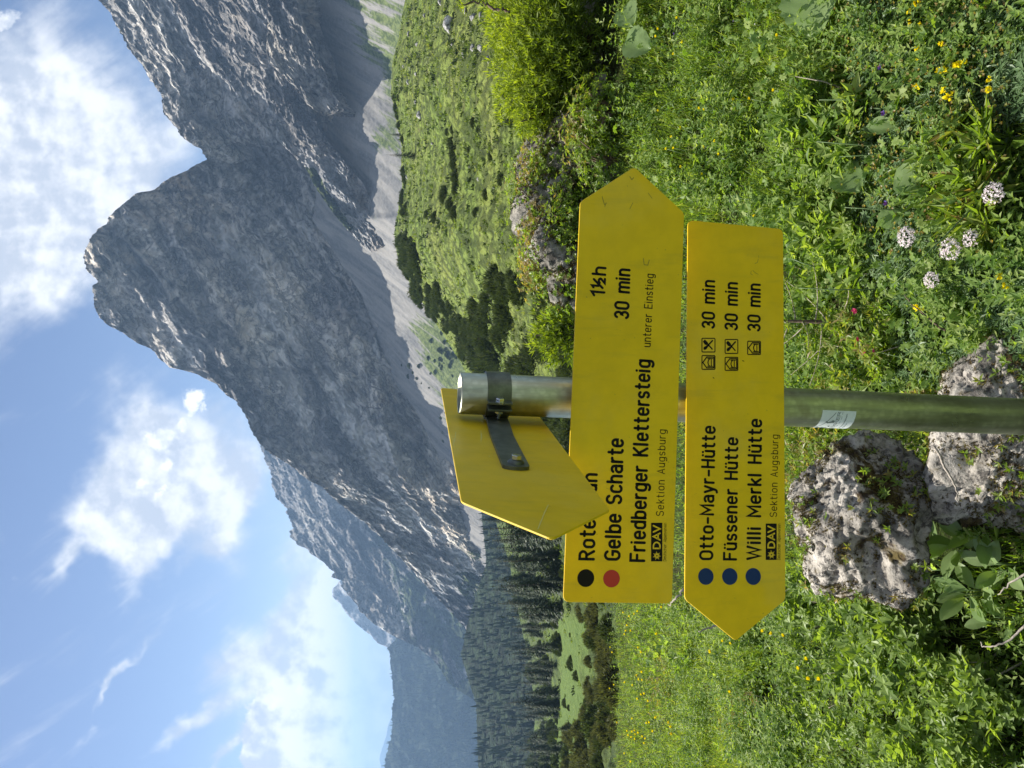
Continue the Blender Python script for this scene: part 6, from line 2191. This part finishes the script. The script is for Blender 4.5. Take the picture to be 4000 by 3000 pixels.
for (a, b) in [(410, 115), (285, 185), (270, 235), (445, 275), (385, 350), (775, 640), (880, 640), (555, 700), (587, 712), (288, 712), (370, 890), (655, 915), (580, 950), (680, 998), (385, 960), (435, 1080), (1060, 228), (1038, 585),
               (910, 1398), (1310, 950), (1155, 1515), (430, 830), (340, 965), (570, 1125)]:
    flower(2400 + a / 1.659, b / 1.659, .019, YF, 'single small buttercup in the grass right of the boards', 'buttercups right of the boards', 'buttercup', .10, k); k += 1
for (x, y, lab) in [(2287, 88, 'yellow buttercup floating below the juniper at the right'), (3258, 345, 'orange yellow buttercup in the right meadow'), (3241, 540, 'yellow buttercup beside the striped leaf'), (3188, 573, 'yellow buttercup above the leafy herbs')]:
    flower(x, y, .020, YF, lab, None, 'buttercup', .06, k); k += 1


def trefoil(x, y, wpx, label, g=None, up=.13):
    """cluster of small yellow blossoms"""
    P, ok = cast(np.array([float(x)]), np.array([float(y)]), up)
    p = P[0] + [0, 0, up]; d = float((p - C0) @ FW)
    R = wpx * d / FPX / 2
    o = thing('trefoil_flower', label, 'flower', p, None, g)
    S = Leaves(); n = 9
    q = rand_dir(n, .4) * R * .6
    rosettes(S, q, rand_dir(n, .8), 4, np.full(n, R * .7), np.full(n, R * .55), (20, 70), 'oval', rng.random(n), -.3)
    link('petals', S.mesh('petals', M_YELLOW, True), o)
    b = link('stem', STEM, o); b.scale = (.12, .12, up + .02)
for i, (x, y, w) in enumerate([(3582, 12, 30), (3552, 45, 22), (3552, 73, 24), (3558, 96, 22), (3597, 93, 20), (3582, 187, 26), (3584, 228, 16), (3679, 172, 26), (3682, 274, 46), (3742, 256, 42), (3772, 241, 24), (3688, 353, 30),
                               (3712, 377, 40), (3865, 310, 26), (3868, 352, 34), (3585, 340, 30), (3594, 1201, 42), (3724, 936, 34), (3905, 1081, 34), (3932, 1117, 30)]):
    lab = 'yellow trefoil cluster among silvery leaves in the lower right'; g = 'yellow trefoil clusters'
    if i == 8: lab, g = 'largest yellow trefoil cluster in the lower right', None
    if i == 12: lab, g = 'yellow trefoil cluster lowest of the middle pair', None
    if i == 16: lab, g = 'lone yellow blossom cluster right of the alpenrose', None
    if i == 17: lab, g = 'orange yellow blossom touching the biggest pale pink head', None
    trefoil(x, y, w, lab, g)


def umbel(x, y, d, R, label):
    c = at(np.array(float(x)), np.array(float(y)), d)
    zb = float(gz(c[0], c[1]))
    o = thing('pale_pink_flower', label, 'flower', c)
    S = Leaves(); n = 170
    q = rand_dir(n, .35); q[:, 2] *= .7
    q = q * R * rng.uniform(.75, 1.0, n)[:, None]
    rosettes(S, q, norm(q + [0, 0, .01]), 4, np.full(n, R * .17), np.full(n, R * .11), (30, 80), 'tri', rng.random(n), 0)
    link('florets', S.mesh('florets', M_PALE), o)
    b = MB()
    V, F = tube([[.02, .02, zb - c[2] - .02], [.01, .0, (zb - c[2]) * .5], [0, 0, -R * .2]], [.0022, .0019, .0015], 6); b.addm(V, F)
    link('stem', b.mesh('stem', [M_STALK]), o)
    # leaves under the head
umbel(3540, 925, 2.02, .027, 'pale pink flower head standing highest of the five')
umbel(3712, 972, 1.92, .029, 'biggest pale pink flower head with the yellow blossom beside it')
umbel(3792, 930, 1.88, .022, 'pale pink flower head between the biggest one and the dark leaf')
umbel(3881, 756, 1.82, .027, 'pale pink flower head lowest and nearest the right edge')
umbel(3638, 1093, 1.98, .022, 'pale pink flower head nearest the alpenrose bush')
for i, (x, y, s_, lab) in enumerate([(3343, 1212, .026, 'upper pink alpenrose blossom right of the post'), (3357, 1325, .024, 'faded dark pink blossom on the alpenrose'), (3378, 1376, .030, 'pink alpenrose blossom pair nearest the post'),
                                     (3415, 1372, .018, 'small dark pink bud below the blossom pair'), (3436, 1714, .042, 'bright pink blossom just left of the post')]):
    flower(x, y, s_, PF, lab, None, 'pink_flower', .17, i)
flower(3463, 1766, .022, WF, 'white star blossom on the edge of the boulder', None, 'white_flower', .13, 1)
for (x, y) in [(2866, 82), (2793, 128), (2798, 175), (2810, 205), (2632, 130), (2760, 380)]:
    flower(x, y, .013, VF, 'tiny blue violet blossom in the grass at the right', 'blue violet blossoms', 'violet_flower', .04, 2)
for (x, y) in [(2950, 96), (3395, 145), (3393, 195), (3480, 573), (3030, 556), (3078, 710), (3138, 775), (2855, 722), (3135, 770)]:
    flower(x, y, .008, WF, 'tiny white blossom in the right meadow', 'tiny white blossoms', 'white_flower', .05, 0)
for i, (x, y, lab) in enumerate([(2265, 138, 'purple thistle head under the juniper'), (3437, 266, 'dark purple nodding head upper of two'), (3455, 443, 'dark purple nodding head in the middle of the right meadow'), (3465, 795, 'purple brown seed head beside the flat round leaf')]):
    flower(x, y, .020, VF, lab, None, 'purple_flower', .12, i)

# tall dark stalks on the right
for i, (x0, y0, x1, y1, d) in enumerate([(3200, 390, 3560, 388, 2.3), (3190, 553, 3600, 572, 2.25), (3280, 612, 3600, 590, 2.25), (3090, 1010, 3180, 1040, 2.3), (3120, 1125, 3420, 1130, 2.2), (3300, 810, 3600, 820, 2.1), (3480, 1120, 3850, 760, 1.9)]):
    a = at(np.array(float(x0)), np.array(float(y0)), d); b = at(np.array(float(x1)), np.array(float(y1)), d * .99)
    V, F = tube([a, (a + b) / 2 + rng.normal(size=3) * .004, b], [.0012, .0018, .0022], 5)
    mb = MB(); mb.addm(V - a, F)
    thing('grass_stalk', 'slender dark green stalk standing above the right meadow', 'stalk', a, None, 'tall stalks in the right meadow', data=mb.mesh('grass_stalk', [M_STALK]))

# young spruce behind the post, right of it
def sapling():
    base = g1(3430, 1262)
    top = at(np.array(2900.), np.array(1250.), 2.55)
    o = thing('spruce_sapling', 'thin young spruce with bright shoots directly right of the post', 'tree', base)
    r = np.random.default_rng(5)
    ax_ = top - base; H = np.linalg.norm(ax_)
    V, F = tube([[0, 0, -.03], ax_ * .5, ax_], [.009, .006, .002], 8)
    b = MB(); b.addm(V, F); link('trunk', b.mesh('trunk', [M_BARK], True), o)
    for i in range(15):
        t = .22 + .72 * i / 15; a = i * 2.4 + r.normal() * .3
        ln = .26 * (1.05 - t) + .05
        d = np.array([math.cos(a), math.sin(a) * .6, .25]); d /= np.linalg.norm(d)
        p0 = ax_ * t; q = np.linspace(0, 1, 26)[:, None]
        pts = p0 + d * ln * q + np.array([0, 0, -.06]) * ln * 4 * q * (1 - q)
        bb = MB(); V, F = tube(pts[::5], np.linspace(.0028, .001, len(pts[::5])), 5); bb.addm(V, F)
        br = link('branch', bb.mesh('branch', [M_TWIG]), o)
        S = Leaves()
        for s_ in range(7):
            dd = norm(d + r.normal(size=(26, 3)) * .9)
            S.add(pts, dd, r.normal(size=(26, 3)), r.uniform(.010, .018, 26), .0028, 'tri', .45 + .4 * q[:, 0] + r.normal(size=26) * .15)
        nd = link('needles', S.mesh('needles', M_JUNIPER), br, kind='stuff')
sapling()

# dry twigs
def twig(label, pts, r, mat=None, name='dry_twig'):
    P = []
    for x, y, d in pts: P.append(at(np.array(float(x)), np.array(float(y)), d))
    P = np.array(P); q = np.linspace(0, len(P) - 1, len(P) * 4)
    D = np.stack([np.interp(q, np.arange(len(P)), P[:, k]) for k in range(3)], -1) + rng.normal(size=(len(q), 3)) * r * .5
    V, F = tube(D - P[0], np.linspace(r, r * .4, len(D)), 6)
    b = MB(); b.addm(V, F)
    thing(name, label, 'twig', P[0], data=b.mesh(name, [mat or M_TWIG], True))
twig('grey twig lying across the boulder behind the post', [(4010, 1590, 1.62), (3950, 1600, 1.66), (3870, 1630, 1.7), (3790, 1640, 1.76)], .0024)
twig('long crooked grey twig hanging below the boulders', [(3650, 1740, 1.85), (3700, 1850, 1.82), (3735, 1900, 1.8), (3740, 1960, 1.78)], .0034)
twig('pale dead twig tip at the bottom edge', [(4010, 2235, 1.62), (3950, 2280, 1.64), (3895, 2325, 1.66)], .0028)
twig('bent pale twig over the dark hollow', [(4010, 2440, 1.6), (3950, 2500, 1.62), (3880, 2525, 1.64), (3838, 2528, 1.66), (3832, 2508, 1.66)], .0026)
twig('pale forked branch behind the arrow tip of the lower board', [(2830, 2430, 3.2), (2780, 2450, 3.2), (2725, 2466, 3.2)], .006)
twig('pale branch in the gap left of the upper board', [(2680, 2300, 3.0), (2640, 2335, 3.0), (2612, 2365, 3.05)], .006)
twig('reddish bare twig leaning beside the yellow blossom right of the post', [(3690, 1292, 2.0), (3640, 1255, 2.02), (3560, 1190, 2.05), (3530, 1150, 2.08)], .0028, M_BARK)
# branch reaching into the picture at the upper right
twig('thin brown branch with bright leaves entering at the upper right edge', [(1990, 48, 3.6), (1930, 30, 3.6), (1880, 10, 3.6), (1800, 20, 3.6)], .009, M_BARK)
br_ = bpy.context.scene.collection.objects[-1]
S = Leaves(); bp = np.array([at(np.array(float(x)), np.array(float(y)), 3.6) for x, y in [(1800, 20), (1790, 5), (1815, 30), (1850, 12), (1870, -5), (1950, 60), (1965, 30), (1975, 75), (1900, 105), (1925, 90)]]) - np.array(br_.location)
rosettes(S, bp, rand_dir(len(bp), .6), 5, np.full(len(bp), .035), np.full(len(bp), .012), (20, 70), 'oval4', np.full(len(bp), .8), .2)
link('leaves', S.mesh('leaves', M_JUNIPER), br_)
bush = g1(3980, 1075)
